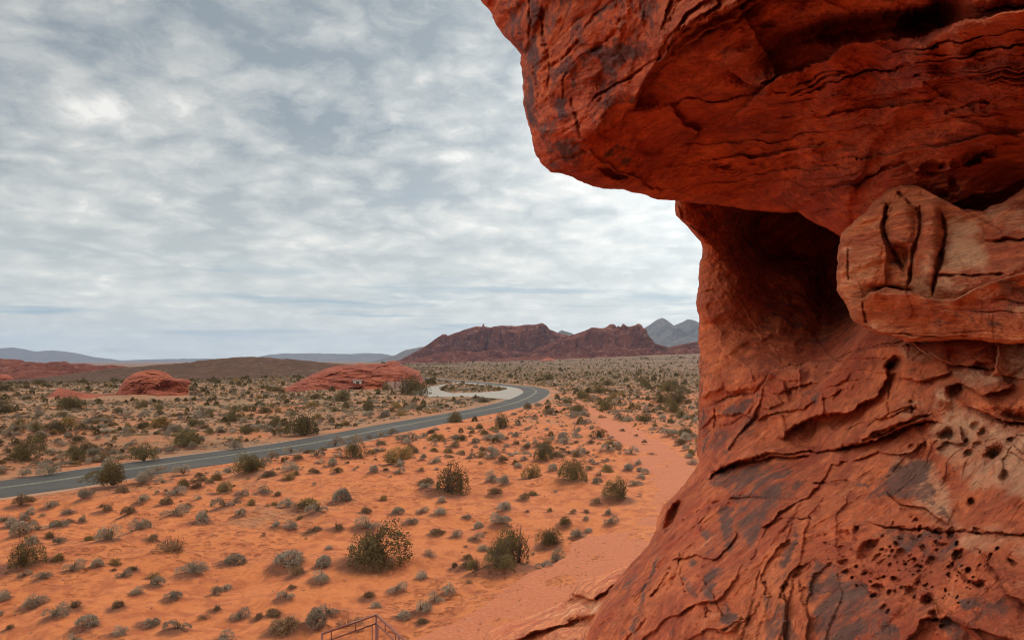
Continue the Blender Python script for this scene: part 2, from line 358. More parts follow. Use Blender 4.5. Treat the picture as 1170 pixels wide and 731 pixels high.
def mass(name, outline, centre, ctrl, feat, mat, parent, vis, step=1.5, nt_=330, curl_w=40, curl_T=0.5, back=2.5, amp=1.0, S=1.0, strata=(0.12, 0.2, 1.0), stri=(6.0, 0.03), edge_amp=2.0, seed=0, nback=14, power=1.0, grain=(1, 0, 0), stretch=.55, layA=.055):
    def exit_r(vx, vy, R_):
        ux, uy = vx / R_, vy / R_
        tx = np.where(ux > 0, (1300 - centre[0]) / np.where(ux > 1e-6, ux, 1), np.where(ux < -1e-6, (-12 - centre[0]) / np.where(ux < -1e-6, ux, -1), 1e9))
        ty = np.where(uy > 0, (742 - centre[1]) / np.where(uy > 1e-6, uy, 1), np.where(uy < -1e-6, (-12 - centre[1]) / np.where(uy < -1e-6, uy, -1), 1e9))
        inside = (-12 < centre[0] < 1300) and (-12 < centre[1] < 742)
        e_ = np.maximum(np.minimum(tx, ty), 60) if inside else R_ * 1.0
        return np.minimum(R_, e_)
    def st(m, L):
        d_ = m - np.array(centre); R_ = max(1.0, float(np.hypot(*d_))); off = not (-20 < m[0] < 1190 and -20 < m[1] < 751)
        if not off: return step
        return step * 1.15 * R_ / float(exit_r(np.array(d_[0]), np.array(d_[1]), np.array(R_))) if (-12 < centre[0] < 1300 and -12 < centre[1] < 742) else step * 9
    o = resample(resample(outline, lambda m, L: 60.0), st) if len(outline) else None
    ang = np.arctan2(-(o[:, 1] - centre[1]), o[:, 0] - centre[0])
    on = np.stack([o[:, 0] / 26, o[:, 1] / 26, o[:, 0] * 0 + seed], -1)
    vec = o - np.array(centre); R = np.hypot(vec[:, 0], vec[:, 1]); un = vec / R[:, None]
    w_ = fbm(on, 5, 5 + seed, 0.62) * edge_amp
    w_ = w_ + np.round(fbm(on * 0.8, 2, 25 + seed) * 2.2) / 2.2 * edge_amp * 0.7
    R = R + w_
    rv = exit_r(vec[:, 0], vec[:, 1], R) / R
    k_ = np.linspace(0, 1, nt_)[:, None]; ks = (1 - .14 * np.clip((1 - rv) / .15, 0, 1))[None]
    tt = np.where(k_ <= ks, k_ / ks * rv[None], rv[None] + (1 - rv[None]) * ((k_ - ks) / np.maximum(1 - ks, 1e-6)))
    px = centre[0] + tt * (R * un[:, 0])[None]; py = centre[1] + tt * (R * un[:, 1])[None]
    D0 = tps(ctrl); D = D0(px, py)
    P0 = at(px, py, D)
    # distance (px) to the outline
    dd = (1 - tt) * R[None]
    e = np.clip(1 - dd / curl_w, 0, 1)
    curl = curl_T * (1 - np.sqrt(np.maximum(1 - e * e, 0)))
    Q = P0 * S
    warp = fbm(Q * 0.7, 3, 3 + seed)
    n_ = np.array(strata) / np.linalg.norm(strata)
    sc = (P0 @ n_) * S + warp * 0.28
    lay = vnoise(np.stack([sc * 2.6, sc * 0 + 3.3, Q[..., 0] * 0.15], -1), 9 + seed)
    lay2 = vnoise(np.stack([sc * stri[0] * 1.6, sc * 0 + 1.3, Q[..., 0] * 0.35], -1), 19 + seed)
    lay = np.tanh(lay * 5.0); 
    r = 0.10 * fbm(Q * 0.9, 4, 1 + seed) + layA * lay + stri[1] * np.tanh(lay2 * 2.5) * (0.6 + 0.8 * vnoise(Q * 0.8, 77))
    gr = np.array(grain, float); gr /= np.linalg.norm(gr); Q = Q - stretch * (Q @ gr)[..., None] * gr
    Qw = Q + 0.16 * np.stack([fbm(Q * 2, 3, 31), fbm(Q * 2, 3, 32), fbm(Q * 2, 3, 33)], -1)
    f1, _ = facets(Qw * np.array([1.6, 1.6, 2.4]), 100 + seed); f2, b2 = facets(Qw * np.array([4.2, 4.2, 6.0]), 200 + seed)
    gate = sstep(-0.2, 0.35, fbm(Q * 0.8, 2, 88 + seed))
    r = r + 0.12 * f1 + 0.05 * f2 * (0.35 + gate) - 0.012 * (1 - sstep(0, 0.08, b2)) * gate
    f3, b3 = facets(Qw * np.array([11, 11, 17.]) + 5, 300 + seed)
    r = r + 0.016 * f3 * (0.4 + gate) - 0.006 * (1 - sstep(0, 0.1, b3)) * gate
    r = r + 0.024 * ridged(Qw * 5.5, 5, 40 + seed, 0.6) * 0.5 + 0.012 * fbm(Q * 18, 4, 60 + seed, .6)
    r = r * amp / S
    r = r + (feat.relief(px, py) if feat else 0)
    v_, p_ = np.zeros_like(px), np.zeros_like(px)
    if feat:
        q = np.stack([px / 14, py / 14, px * 0], -1); jx = px + fbm(q, 3, 71) * 5; jy = py + fbm(q, 3, 72) * 5
        for poly, a in feat.v: v_ = np.maximum(v_, a * soft_poly(jx, jy, poly))
        for poly, a in feat.p: p_ = np.maximum(p_, a * soft_poly(jx, jy, poly, 16))
    fade = 1 - np.clip(e, 0, 1) ** 6
    Df = D + curl - r * fade
    front = at(px, py, Df)
    nc = px.shape[1]
    # the side turned away from the viewer: continues the curl and closes
    s = np.linspace(1, 0, nback)[1:]
    bx = centre[0] + s[:, None] * (R * un[:, 0])[None]; by = centre[1] + s[:, None] * (R * un[:, 1])[None]
    bD = Df[-1][None] + back * np.sqrt(np.maximum(1 - s[:, None] ** 2, 0)) + 0.12 * fbm(np.stack([bx / 60, by / 60, bx * 0 + 4], -1), 3, 90)[:, :] * np.minimum(1, (1 - s[:, None]) * 4) / S
    bk = at(bx, by, bD)
    v = np.concatenate([front.reshape(-1, 3), bk.reshape(-1, 3)])
    nr = nt_ + len(s)
    f = grid_faces(nr, nc, wrap=True)
    # orientation outward (toward camera on the front)
    if ((ang[1] - ang[0] + math.pi) % (2 * math.pi)) - math.pi > 0: f = f[:, ::-1]
    me = mesh_np(name, v, f)
    z = np.zeros(len(bk.reshape(-1, 3)))
    add_attr(me, 'varn', np.concatenate([v_.ravel(), z])); add_attr(me, 'pale', np.concatenate([p_.ravel(), z]))
    return link_mesh(name, me, mat, parent)

def Z(ox, oy, s): return lambda L: [(ox + x / s, oy + y / s) for x, y in L]
z1, z2, z3, z4 = Z(540, 0, 3.43), Z(850, 0, 3.43), Z(740, 180, 3.43), Z(850, 180, 3.43)
z5, z6, z7, z8 = Z(740, 340, 3.43), Z(850, 340, 3.43), Z(640, 518, 3.43), Z(850, 518, 3.43)
za, zb, zk = Z(540, 0, 5.335), Z(660, 0, 4.567), Z(780, 380, 5.335)

arch = empty('sandstone_arch', (4.0, 7.0, 0.0))
tag(arch, 'huge red sandstone rock with a jutting overhang, filling the right side of the view', 'rock')
# parent transform is identity apart from location: children are shifted back
def under(o, p):
    o.parent = p; o.matrix_parent_inverse = Matrix.Translation(p.location).inverted(); return o

# --- the overhang
A = Feat()
edge = zb([(-60, 760), (100, 700), (240, 620), (300, 560), (350, 440), (430, 330), (530, 230), (650, 130), (760, 60), (900, 0), (1050, -80)])
A.ledge(edge, 0.30, 55, 4, side=1)
A.ledge(zb([(350, 470), (420, 360), (520, 290), (600, 220), (700, 150), (830, 95), (960, 10)]), 0.12, 16, 2)
A.ledge(zb([(520, 290), (600, 215), (700, 150), (780, 120)]), 0.08, 12, 2)
A.ledge(zb([(770, 130), (840, 90), (950, 10), (1050, -60)]), 0.14, 22, 2)
A.ledge(zb([(640, 130), (700, 80), (840, 0), (900, -40)]), 0.08, 14, 2)
for L_ in ([(380, 400), (450, 250), (520, 150), (600, 60), (660, 0)], [(300, 520), (390, 380), (450, 300)], [(450, 330), (500, 220), (580, 130)], [(560, 180), (640, 90), (740, 20)], [(420, 200), (460, 100), (500, 0)], [(720, 100), (800, 50), (880, -20)]): A.ledge(zb(L_), .11, 10, 2, side=1)
for L_ in ([(420, 330), (480, 190), (500, 60), (560, 0)], [(480, 260), (560, 120), (640, 20)], [(360, 430), (440, 300), (540, 190), (640, 110)]): A.crack(zb(L_), 1.3, 0.05)
A.crack(zb([(70, 530), (200, 450), (300, 380), (400, 310), (540, 200), (640, 120)]), 1.8, 0.10)
for L_, w, d in (([(640, 210), (700, 150), (870, 0)], 1.8, .09), ([(720, 615), (850, 535), (1060, 410)], 1.6, .1), ([(480, 430), (600, 290), (660, 225)], 2.2, .1), ([(340, -20), (350, 300), (400, 580), (380, 700)], 1.8, .08),
                 ([(415, 40), (440, 300)], 2.2, .11), ([(700, 340), (800, 262), (880, 200), (940, 100)], 2.4, .12), ([(450, 540), (480, 420), (440, 300)], 1.3, .06), ([(540, 620), (560, 500), (590, 430)], 1.2, .06), ([(600, 600), (640, 700), (660, 760)], 1.6, .08)):
    A.crack(za(L_), w, d)
A.blob(*za([(820, 350)])[0], 26, 18, 0.5, -0.07); A.blob(*za([(520, 480)])[0], 12, 20, 0.3, 0.08)
A.blob(*za([(650, 420)])[0], 14, 16, 0.3, 0.06); A.blob(*za([(400, 420)])[0], 9, 24, 0, 0.10)
slab = zb([(740, 700), (770, 655), (830, 600), (940, 480), (1040, 390)]) + z2([(70, 325), (150, 288), (330, 228), (380, 178), (440, 160), (560, 160), (700, 135), (800, 100), (850, 85), (1098, 30), (1250, 0)])
A.ledge(slab, 0.42, 48, 3.0, side=-1)
A.blob(*z2([(520, 95)])[0], 105, 13, 0.12, -0.55, 3); A.blob(*z2([(740, 70)])[0], 36, 17, 0.5, -0.5, 3); A.blob(*z2([(200, 190)])[0], 60, 14, 0.35, -0.3)
A.ledge(z2([(-60, 470), (0, 490), (60, 500), (160, 490), (300, 445), (450, 395), (640, 360), (830, 320)]), 0.16, 16, 2.5, side=1)
A.ledge(z2([(600, 370), (700, 340), (830, 305), (960, 290), (1100, 270)]), 0.12, 18, 2.5, side=1)
for y0, x0, x1, a0, sd0 in ((360, 250, 900, .10, 1), (430, 100, 800, .09, -1), (470, 500, 1100, .11, 1), (520, 0, 620, .10, 1), (600, -200, 420, .10, -1), (640, -350, 300, .10, 1), (690, -400, 200, .08, 1), (560, 560, 1100, .09, -1), (720, 100, 560, .08, 1), (330, 600, 1160, .09, 1), (250, 400, 1160, .08, 1)):
    A.ledge(z2([(x0, y0 + 30), (x0 * .6 + x1 * .4, y0 + 8), ((x0 + x1) / 2, y0), (x1, y0 - 50)]), a0, 9, 2, side=sd0)
for y0, x0, x1 in ((410, 500, 1160), (455, 650, 1160), (500, -100, 500), (560, -300, 350), (620, 300, 700), (665, -250, 350), (705, -100, 500), (395, 60, 420), (290, 500, 1160), (215, 480, 1160)):
    A.ledge(z2([(x0, y0 + 22), (x0 * .7 + x1 * .3, y0 + 4), (x0 * .3 + x1 * .7, y0 - 12), (x1, y0 - 44)]), .055, 5, 1.6, side=1 if x0 % 3 else -1)
A.ledge(z2([(900, 350), (1000, 325), (1160, 320)]), 0.08, 10, 2, side=1)
for L_, w, d in (([(150, 392), (300, 342), (430, 292), (620, 262), (900, 210), (1150, 165)], 1.3, .11), ([(160, 372), (280, 325), (400, 278)], 1.5, .12), ([(540, 220), (700, 192), (900, 150), (1150, 105)], 1.2, .09),
                 ([(90, 380), (160, 350)], 1.3, .08), ([(200, 330), (300, 290), (400, 275)], 1.2, .08), ([(880, 60), (960, 40), (1100, 20)], 1.4, .1), ([(0, 575), (200, 575), (330, 560)], 1, .05), ([(0, 610), (180, 585), (220, 590)], 2, .06),
                 ([(430, 725), (560, 662), (645, 632)], 1.8, .12), ([(150, 670), (300, 640), (420, 655)], 1.2, .06), ([(780, 450), (900, 410), (970, 405)], 2, .07)):
    A.crack(z2(L_), w, d)
A.ledge(z2([(620, 620), (680, 680), (760, 690), (870, 640), (960, 590), (1010, 560), (1100, 540)]), 0.14, 26, 2.5, side=1)
for x, y, r in ((740, 670, 9), (780, 655, 5), (900, 620, 8), (925, 610, 7), (960, 600, 5), (830, 640, 5), (870, 625, 5)): A.pit(*z2([(x, y)])[0], r, 0.13)
A.blob(*z2([(380, 580)])[0], 28, 6, 0.0, -0.10); A.blob(*z2([(900, 15)])[0], 25, 14, 0.3, 0.2)
A.crack(zb([(480, 545), (560, 520), (700, 530), (800, 510), (900, 490), (1000, 480)]), 1.6, 0.13)
A.ledge(zb([(490, 540), (500, 590), (560, 650), (650, 690)]), 0.22, 22, 4, side=-1)
A.blob(*zb([(850, 240)])[0], 16, 5, 0.45, -0.12); A.blob(*zb([(1000, 130)])[0], 12, 4, 0.0, -0.12); A.blob(*zb([(640, 350)])[0], 22, 6, 0.35, -0.09)
A.blob(*zb([(900, 380)])[0], 34, 12, 0.3, -0.16); A.blob(*zb([(380, 520)])[0], 20, 8, 0.2, -0.14)
A.ledge(z1([(450, 590), (480, 600), (520, 640), (600, 672), (700, 722), (760, 740)]), 0.13, 14, 2, side=-1)
A.blob(*z1([(560, 678)])[0], 14, 4, -0.25, -0.22, 4); A.blob(*z1([(1000, 650)])[0], 22, 4, -0.2, -0.1)
A.crack(z1([(400, 440), (440, 540)]), 2, .09); A.crack(z1([(300, 640), (380, 620), (460, 590)]), 2, .08)
A.ledge(z3([(640, 165), (660, 130), (720, 112), (820, 105)]), 0.09, 10, 2, side=-1); A.crack(z3([(850, 80), (930, 55), (1000, 30)]), 1.6, 0.09)
A.crack(z3([(500, 180), (560, 195), (600, 235), (740, 200)]), 1.2, .06); A.ledge(z3([(0, 90), (60, 110), (120, 145), (300, 165), (500, 190)]), .10, 16, 2, side=1)
A.ledge(z3([(200, 110), (350, 95), (420, 70), (550, 50), (700, 40)]), .06, 12, 2, side=-1)
A.ledge(z4([(720, 190), (800, 200), (900, 150), (1000, 130), (1140, 70)]), .18, 18, 3, side=1); A.ledge(z4([(850, 215), (920, 185), (1010, 160), (1120, 100)]), .12, 9, 2, side=-1)
for x, y, r in ((760, 155, 5), (790, 150, 4), (820, 120, 5), (810, 95, 4)): A.pit(*z4([(x, y)])[0], r, 0.1)
for poly, a in (([(700, 340), (860, 230), (940, 250), (960, 340), (860, 480), (760, 400)], 1), ([(480, 420), (600, 310), (620, 380), (540, 540), (440, 600)], .75), ([(690, 190), (820, 100), (880, 40), (920, -20), (820, -20), (740, 120)], .95),
                ([(340, -40), (410, -40), (400, 300), (430, 400), (400, 540), (340, 300)], .85), ([(500, 620), (580, 590), (600, 731), (510, 731)], .95), ([(750, 610), (900, 540), (960, 560), (930, 640), (760, 700)], .7),
                ([(300, 400), (380, 560), (410, 760), (310, 760)], .7), ([(510, -20), (570, -20), (560, 40), (530, 50)], .9), ([(570, 430), (640, 440), (650, 580), (580, 580)], .6), ([(940, 600), (990, 540), (1010, 560), (960, 650)], 1)):
    A.v.append((za(poly), a))
A.v.append((z1([(190, 230), (420, 560), (460, 640), (300, 660), (190, 420)]), .52)); A.v.append((z1([(60, 0), (700, -60), (760, 60), (640, 260), (460, 540), (260, 560), (200, 230)]), .40))
A.v.append((z1([(520, 560), (620, 600), (600, 650), (500, 600)]), .8))
A_out = [(480, -400), (505, -120), (530, -40), (547, 0), (562, 17), (569, 32), (584, 50), (595, 63), (597, 87), (598, 117), (603, 140), (611, 172), (622, 190), (630, 197), (642, 198), (657, 203), (674, 211),
         (690, 216), (711, 217), (729, 222), (750, 227), (772, 229), (807, 234), (842, 238), (868, 241), (897, 244), (909, 243), (921, 251), (938, 258), (950, 264), (960, 268), (985, 285), (1050, 290), (1120, 285), (1200, 275), (1400, 300), (2000, 350), (2600, -200), (2300, -1500), (1100, -1900), (500, -1100)]
A_ctrl = [(547, 0, 6.6), (500, -300, 6.4), (600, 120, 6.5), (625, 190, 6.5), (700, 100, 5.6), (700, 0, 5.0), (674, 165, 5.9), (760, 30, 4.4), (760, 130, 5.4), (771, 225, 7.2), (860, 236, 7.0), (860, 100, 4.7), (860, 0, 3.9),
          (957, 260, 5.6), (1000, 240, 5.0), (1000, 100, 4.1), (1000, 0, 3.3), (1170, 0, 2.6), (1170, 100, 3.1), (1170, 200, 4.2), (1080, 215, 4.5), (1170, 290, 4.9), (1050, 290, 5.4), (900, 180, 5.7), (1000, -200, 2.7), (1300, -300, 2.4), (700, -300, 4.4), (1500, 200, 3.0), (2000, -500, 2.5), (800, -1200, 4.5)]
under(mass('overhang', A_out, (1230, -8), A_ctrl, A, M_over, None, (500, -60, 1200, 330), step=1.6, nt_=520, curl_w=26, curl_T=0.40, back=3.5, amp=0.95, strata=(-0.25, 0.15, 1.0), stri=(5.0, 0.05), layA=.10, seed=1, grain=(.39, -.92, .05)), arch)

# --- back pillar and the slope below it
B = Feat()
main = zk([(95, 470), (200, 430), (330, 390), (440, 360), (500, 300), (560, 225), (700, 190), (900, 170), (1067, 110)]) + z5([(1030, 175), (1098, 160)])
B.ledge(main, 0.16, 26, 2.5, side=-1); B.crack(main, 1.6, .14)
B.crack(z3([(240, 290), (400, 295), (540, 332), (700, 332)]), 1.3, .08); B.crack(z3([(200, 525), (360, 525), (450, 520)]), 1.2, .07)
B.ledge(z3([(110, 150), (135, 240), (200, 290), (240, 320)]), .15, 12, 3, side=-1)
B.blob(912, 262, 62, 36, 0, -2.6, 3); B.blob(958, 330, 30, 46, 0, -2.0, 3); B.blob(905, 330, 34, 40, .3, -.5); B.blob(870, 335, 24, 30, 0.2, -0.25); B.blob(935, 385, 22, 24, 0, -0.4)
B.blob(840, 320, 26, 50, 0, 0.18); B.blob(893, 368, 10, 16, 0.3, .18); B.blob(880, 380, 14, 20, 0, .1)
B.ledge(z3([(330, 540), (400, 640), (440, 731)]), .08, 14, 2); B.ledge(z5([(200, 60), (280, 130), (300, 220), (420, 330)]), .09, 12, 2, side=1); B.ledge(zk([(210, 140), (240, 230), (260, 380)]), .08, 10, 2, side=1)
B.crack(zk([(330, 160), (380, 210), (440, 300)]), 1.2, -.05); B.crack(zk([(100, 120), (215, 128)]), 1.1, .06); B.ledge(zk([(250, 300), (255, 370)]), .08, 10, 1.6, side=1)
B.ledge(zk([(100, 410), (150, 350), (240, 335)]), .07, 8, 1.8, side=1)
B.crack(zk([(190, 450), (200, 600)]), 1.5, .10); B.crack(zk([(80, 650), (200, 600), (300, 540), (380, 500), (440, 430)]), 1.6, .10)
B.ledge(zk([(255, 731), (320, 660), (380, 560), (430, 500), (480, 380), (500, 320)]), .12, 12, 2, side=1)
B.ledge(zk([(490, 460), (560, 430), (600, 410)]), .12, 8, 1.8, side=1); B.ledge(zk([(500, 330), (540, 290), (640, 290)]), .12, 12, 2, side=-1); B.ledge(zk([(725, 210), (730, 290)]), .18, 10, 1.8, side=-1)
B.blob(*zk([(650, 350)])[0], 3, 9, 0, -.12); B.blob(*zk([(750, 240)])[0], 5, 9, 0.2, -.18); B.blob(*zk([(790, 400)])[0], 12, 14, 0, .13)
ov2 = z5([(500, 560), (560, 520), (620, 492), (690, 450), (760, 452), (830, 430), (900, 400), (945, 330), (945, 240)])
B.ledge(ov2, .40, 45, 3, side=1); B.blob(*z5([(640, 545)])[0], 16, 16, 0.4, -.40); B.blob(*z5([(740, 480)])[0], 26, 9, 0.35, -.30)
ov1 = z5([(215, 690), (290, 665), (350, 645), (450, 615), (560, 605), (690, 600), (800, 580), (900, 555), (1040, 505), (1150, 480)])
B.ledge(ov1, .34, 34, 2.5, side=1); B.crack(ov1, 2.4, .18)
for L_ in ([(690, 350), (780, 330), (900, 320)], [(690, 300), (800, 280), (940, 300)], [(680, 400), (760, 360), (850, 350)], [(820, 430), (870, 390), (940, 330)], [(700, 250), (820, 240), (940, 240)]): B.ledge(z5(L_), .07, 9, 1.8)
for L_ in ([(760, 520), (850, 480), (950, 470), (1040, 440)], [(860, 540), (960, 500), (1060, 480)], [(830, 560), (900, 520), (1000, 500)]): B.ledge(z5(L_), .12, 9, 2)
for L_, w, d in (([(400, 590), (500, 552), (620, 502), (740, 460)], 2.2, .16), ([(430, 560), (520, 540), (600, 515)], 2, .14), ([(570, 460), (572, 400), (575, 330), (600, 300)], 2, .14), ([(665, 400), (662, 465)], 1.6, .12), ([(275, 722), (380, 715), (420, 722)], 1.6, .1)):
    B.crack(z6(L_), w, d)
B.ledge(z6([(400, 232), (470, 210), (560, 195), (640, 192)]), .1, 10, 2, side=-1)
B.ledge(z6([(600, 195), (660, 190), (750, 230), (830, 270), (900, 262), (1000, 275)]), .16, 12, 2, side=1); B.ledge(z6([(600, 320), (680, 330), (740, 320), (830, 290)]), .14, 14, 3, side=1)
B.ledge(z6([(840, 350), (960, 375), (1050, 350), (1060, 330)]), .16, 16, 2.5, side=1); B.ledge(z6([(850, 395), (930, 440), (1010, 478), (1130, 485)]), .30, 26, 3, side=1)
B.blob(*z6([(1080, 465)])[0], 24, 8, -0.1, -.35); B.ledge(z6([(975, 300), (985, 240), (1000, 215), (995, 180)]), .25, 22, 3, side=-1); B.blob(*z6([(940, 260)])[0], 12, 4, 0, -.2)
for x, y, r, d in ((590, 262, 7, .22), (825, 372, 6, .2), (790, 540, 8, .2), (980, 605, 8, .2), (932, 530, 5, .12), (650, 575, 3, .08), (880, 600, 5, .12), (865, 555, 3, .08), (915, 570, 4, .08), (750, 580, 3, .06), (1040, 560, 4, .08), (900, 505, 4, .07), (1020, 700, 5, .1), (570, 270, 3, .12)): B.pit(*z6([(x, y)])[0], r, d)
B.ledge(z6([(740, 600), (790, 570), (850, 560), (840, 500)]), .1, 8, 2); B.blob(*z6([(775, 390)])[0], 13, 13, 0, .14); B.ledge(z6([(730, 385), (770, 350), (805, 345), (820, 420)]), .08, 8, 2, side=-1)
for k in range(9):   # curved wavy folds in the buff rock
    x0 = 700 + k * 38
    B.ledge(z6([(x0, 731 + k * 6), (x0 + 18, 660 - k * 4), (x0 + 60, 600 - k * 8), (x0 + 130, 560 - k * 2), (x0 + 230, 640)]), .010 + .008 * (k % 3), 7, 1.8, side=-1 if k % 2 else 1)
for k in range(7): B.ledge(z6([(430 + k * 36, 731), (500 + k * 34, 670 - k * 3), (570 + k * 26, 610 - k * 2), (640 + k * 16, 570 - k * 4)]), .018 + .012 * (k % 2), 7, 2, side=-1 if k % 3 else 1)
for L_, a_, l_, sd_ in (([(300, 380), (420, 350), (520, 372), (600, 340), (680, 330)], .12, 14, 1), ([(430, 480), (520, 440), (600, 430), (660, 400)], .10, 12, 1), ([(560, 330), (570, 290), (640, 262), (720, 250)], .10, 12, -1), ([(200, 520), (260, 470), (360, 450), (420, 470)], .10, 14, 1),
                      ([(380, 600), (450, 540), (470, 470), (540, 450)], .12, 14, -1), ([(860, 500), (960, 450), (1060, 430)], .13, 10, 1), ([(800, 640), (900, 600), (1000, 610), (1098, 560)], .09, 12, 1), ([(690, 370), (700, 430), (680, 470)], .12, 10, -1), ([(590, 270), (600, 330), (585, 380)], .10, 8, 1), ([(460, 350), (475, 410), (455, 470)], .09, 8, 1)):
    B.ledge(z5(L_), a_, l_, 2, side=sd_)
# lower slope
for L_, a_, l_ in ((z7([(330, 731), (420, 640), (520, 600), (640, 560), (700, 480), (720, 400)]), .10, 22), (z7([(480, 731), (560, 690), (660, 700), (760, 620), (800, 520)]), .09, 20), (z7([(420, 420), (520, 400), (600, 430), (650, 380), (690, 300)]), .08, 18), (z7([(880, 731), (900, 600), (870, 520), (930, 440), (1010, 400)]), .10, 22), (z8([(60, 300), (150, 230), (260, 170), (330, 60), (420, 10)]), .11, 24), (z8([(100, 560), (60, 480), (120, 380), (180, 330)]), .08, 16), (z8([(560, 150), (620, 200), (700, 210), (800, 280)]), .10, 20), (z8([(640, 731), (700, 660), (800, 640), (900, 700), (1000, 720)]), .10, 22), (z8([(880, 340), (960, 420), (1040, 560), (1098, 600)]), .08, 20), (z8([(250, 731), (240, 600), (280, 480), (370, 400)]), .08, 18)):
    B.ledge(L_, a_, l_, 2, side=1)
B.ledge(z7([(560, 110), (610, 62), (720, 32), (850, 12), (1000, 10)]), .14, 16, 2, side=1); B.crack(z7([(600, 70), (720, 36), (850, 14), (1000, 10)]), 2, .12)
B.ledge(z7([(470, 250), (530, 240), (600, 192), (720, 160), (800, 175), (880, 186), (960, 170)]), .11, 14, 2, side=-1); B.crack(z7([(560, 190), (720, 178), (860, 186)]), 1.6, .1)
B.blob(*z7([(440, 245)])[0], 6, 17, -0.45, -.45, 4); B.ledge(z7([(395, 210), (440, 190), (500, 120), (520, 60)]), .14, 12, 2.5, side=-1)
B.ledge(z7([(300, 400), (370, 320), (430, 270), (480, 240)]), .10, 14, 2, side=-1)
for L_, w, d in (([(370, 560), (400, 500), (430, 440)], 1.8, .1), ([(270, 731), (330, 660), (345, 620)], 2, .12), ([(640, 690), (700, 660), (715, 640)], 1.8, .1), ([(995, 112), (1098, 118)], 1.6, .1), ([(850, 252), (930, 255), (1000, 262)], 1.1, .06),
                 ([(803, 500), (800, 550), (812, 560)], 1.8, .1), ([(540, 470), (600, 540), (640, 650)], 1.5, .06), ([(860, 560), (880, 520), (900, 500)], 2.2, .12), ([(460, 380), (470, 480), (500, 560)], 1.5, .07), ([(740, 420), (800, 320), (840, 240)], 1.5, .06), ([(560, 640), (575, 600)], 2, .09),
                 ([(1000, 400), (940, 500), (960, 620)], 1.4, .05), ([(720, 731), (760, 560), (780, 440), (880, 300), (1000, 150)], 2.2, .07)):
    B.crack(z7(L_), w, d)
for k, (o1, a1) in enumerate(((0, .07), (70, .03), (160, .05), (215, .025), (330, .04))): B.ledge(z7([(700 + o1, 731), (730 + o1 + 9 * k, 560), (790 + o1 * .9, 400), (890 + o1 * .7 - 8 * k, 240), (1010 + o1 * .45, 110)]), a1, 15 - k, 3, side=1 if k % 3 else -1)
for o1, a1, sdd in ((0, .07, -1), (95, .05, -1), (170, .03, 1), (290, .05, -1)): B.ledge(z7([(180 + o1, 731), (250 + o1, 560), (350 + o1 * .7, 400), (440 + o1 * .75, 300)]), a1, 16, 3, side=sdd)
B.ledge(z8([(470, 268), (560, 280), (700, 297), (850, 305), (980, 312), (1130, 322)]), .05, 16, 2, side=1); B.crack(z8([(470, 270), (560, 282), (700, 298), (850, 306), (1130, 322)]), 1.4, .06)
for x, y, r in ((410, 325, 22), (450, 300, 12), (480, 385, 24), (505, 360, 14), (515, 410, 10), (330, 355, 10), (385, 365, 10), (390, 415, 12), (620, 385, 22), (600, 405, 10), (735, 415, 16), (665, 415, 12), (545, 325, 8), (600, 500, 14), (650, 540, 16), (530, 525, 14), (570, 545, 12), (508, 560, 12), (445, 520, 8), (835, 400, 24), (885, 460, 16), (810, 310, 22), (760, 300, 14), (920, 305, 12), (890, 195, 22), (710, 580, 22), (745, 640, 18), (930, 510, 15), (625, 290, 10), (690, 295, 12), (570, 440, 8), (535, 430, 8), (480, 460, 8), (425, 490, 8), (700, 370, 8), (780, 355, 10), (755, 350, 8), (595, 270, 8), (985, 5, 18), (990, 380, 10), (1050, 425, 10), (960, 405, 10), (215, 480, 10), (240, 540, 10), (570, 615, 10), (550, 600, 8), (600, 350, 9), (570, 370, 7), (640, 430, 8), (690, 440, 7), (800, 440, 9), (790, 480, 7), (840, 350, 9), (675, 260, 6), (440, 440, 7), (780, 675, 9)):
    B.pit(*z8([(x, y)])[0], r / 3.43 * 1.0, 0.03 + r * 0.0036, 1.2 + .5 * math.sin(x), .6 * math.sin(y))
rp = random.Random(5)
for k in range(150):
    x, y = rp.uniform(330, 930), rp.uniform(290, 600)
    if abs((y - 300) - (x - 330) * .38) > 150: continue
    rr0 = 2.5 + 6.5 * rp.random() ** 2; B.pit(*z8([(x, y)])[0], rr0 / 3.43, 0.02 + rr0 * .004, rp.uniform(1, 1.8), rp.uniform(.3, 1.1))
for L_ in ([(360, 420), (440, 480), (530, 560)], [(730, 560), (800, 620), (920, 731)], [(590, 180), (640, 230), (700, 260)], [(640, 300), (700, 380)], [(410, 350), (470, 440), (560, 500)], [(660, 540), (740, 570), (770, 660)]): B.crack(z8(L_), 2.2, -.06)
B.ledge(z8([(280, 200), (340, 170), (410, 130), (500, 80), (620, 0)]), .09, 16, 3, side=-1)
B.crack(z8([(800, 420), (880, 500), (930, 520)]), 2.5, .07)
for poly, a in (([(230, 731), (270, 640), (310, 560), (350, 440), (395, 380), (370, 460), (330, 560), (290, 700)], 1), ([(635, 640), (660, 585), (710, 640), (650, 690)], 1), ([(570, 590), (570, 470), (650, 440), (600, 560)], 1), ([(480, 480), (520, 500), (550, 570), (500, 560)], .9), ([(620, 60), (760, 30), (900, 80), (860, 190), (700, 180), (640, 150), (560, 120)], .8),
                ([(700, 190), (830, 190), (800, 300), (740, 380), (690, 330)], .85), ([(540, 260), (600, 320), (570, 380)], .9), ([(620, 200), (680, 200), (670, 400), (630, 380)], .8), ([(820, 600), (880, 640), (860, 740), (820, 740)], .9), ([(860, 470), (900, 320), (930, 300), (890, 480)], .9), ([(480, 400), (530, 400), (520, 460), (490, 460)], .9), ([(235, 480), (280, 470), (290, 540), (250, 590)], .7)):
    B.v.append((z7(poly), a))
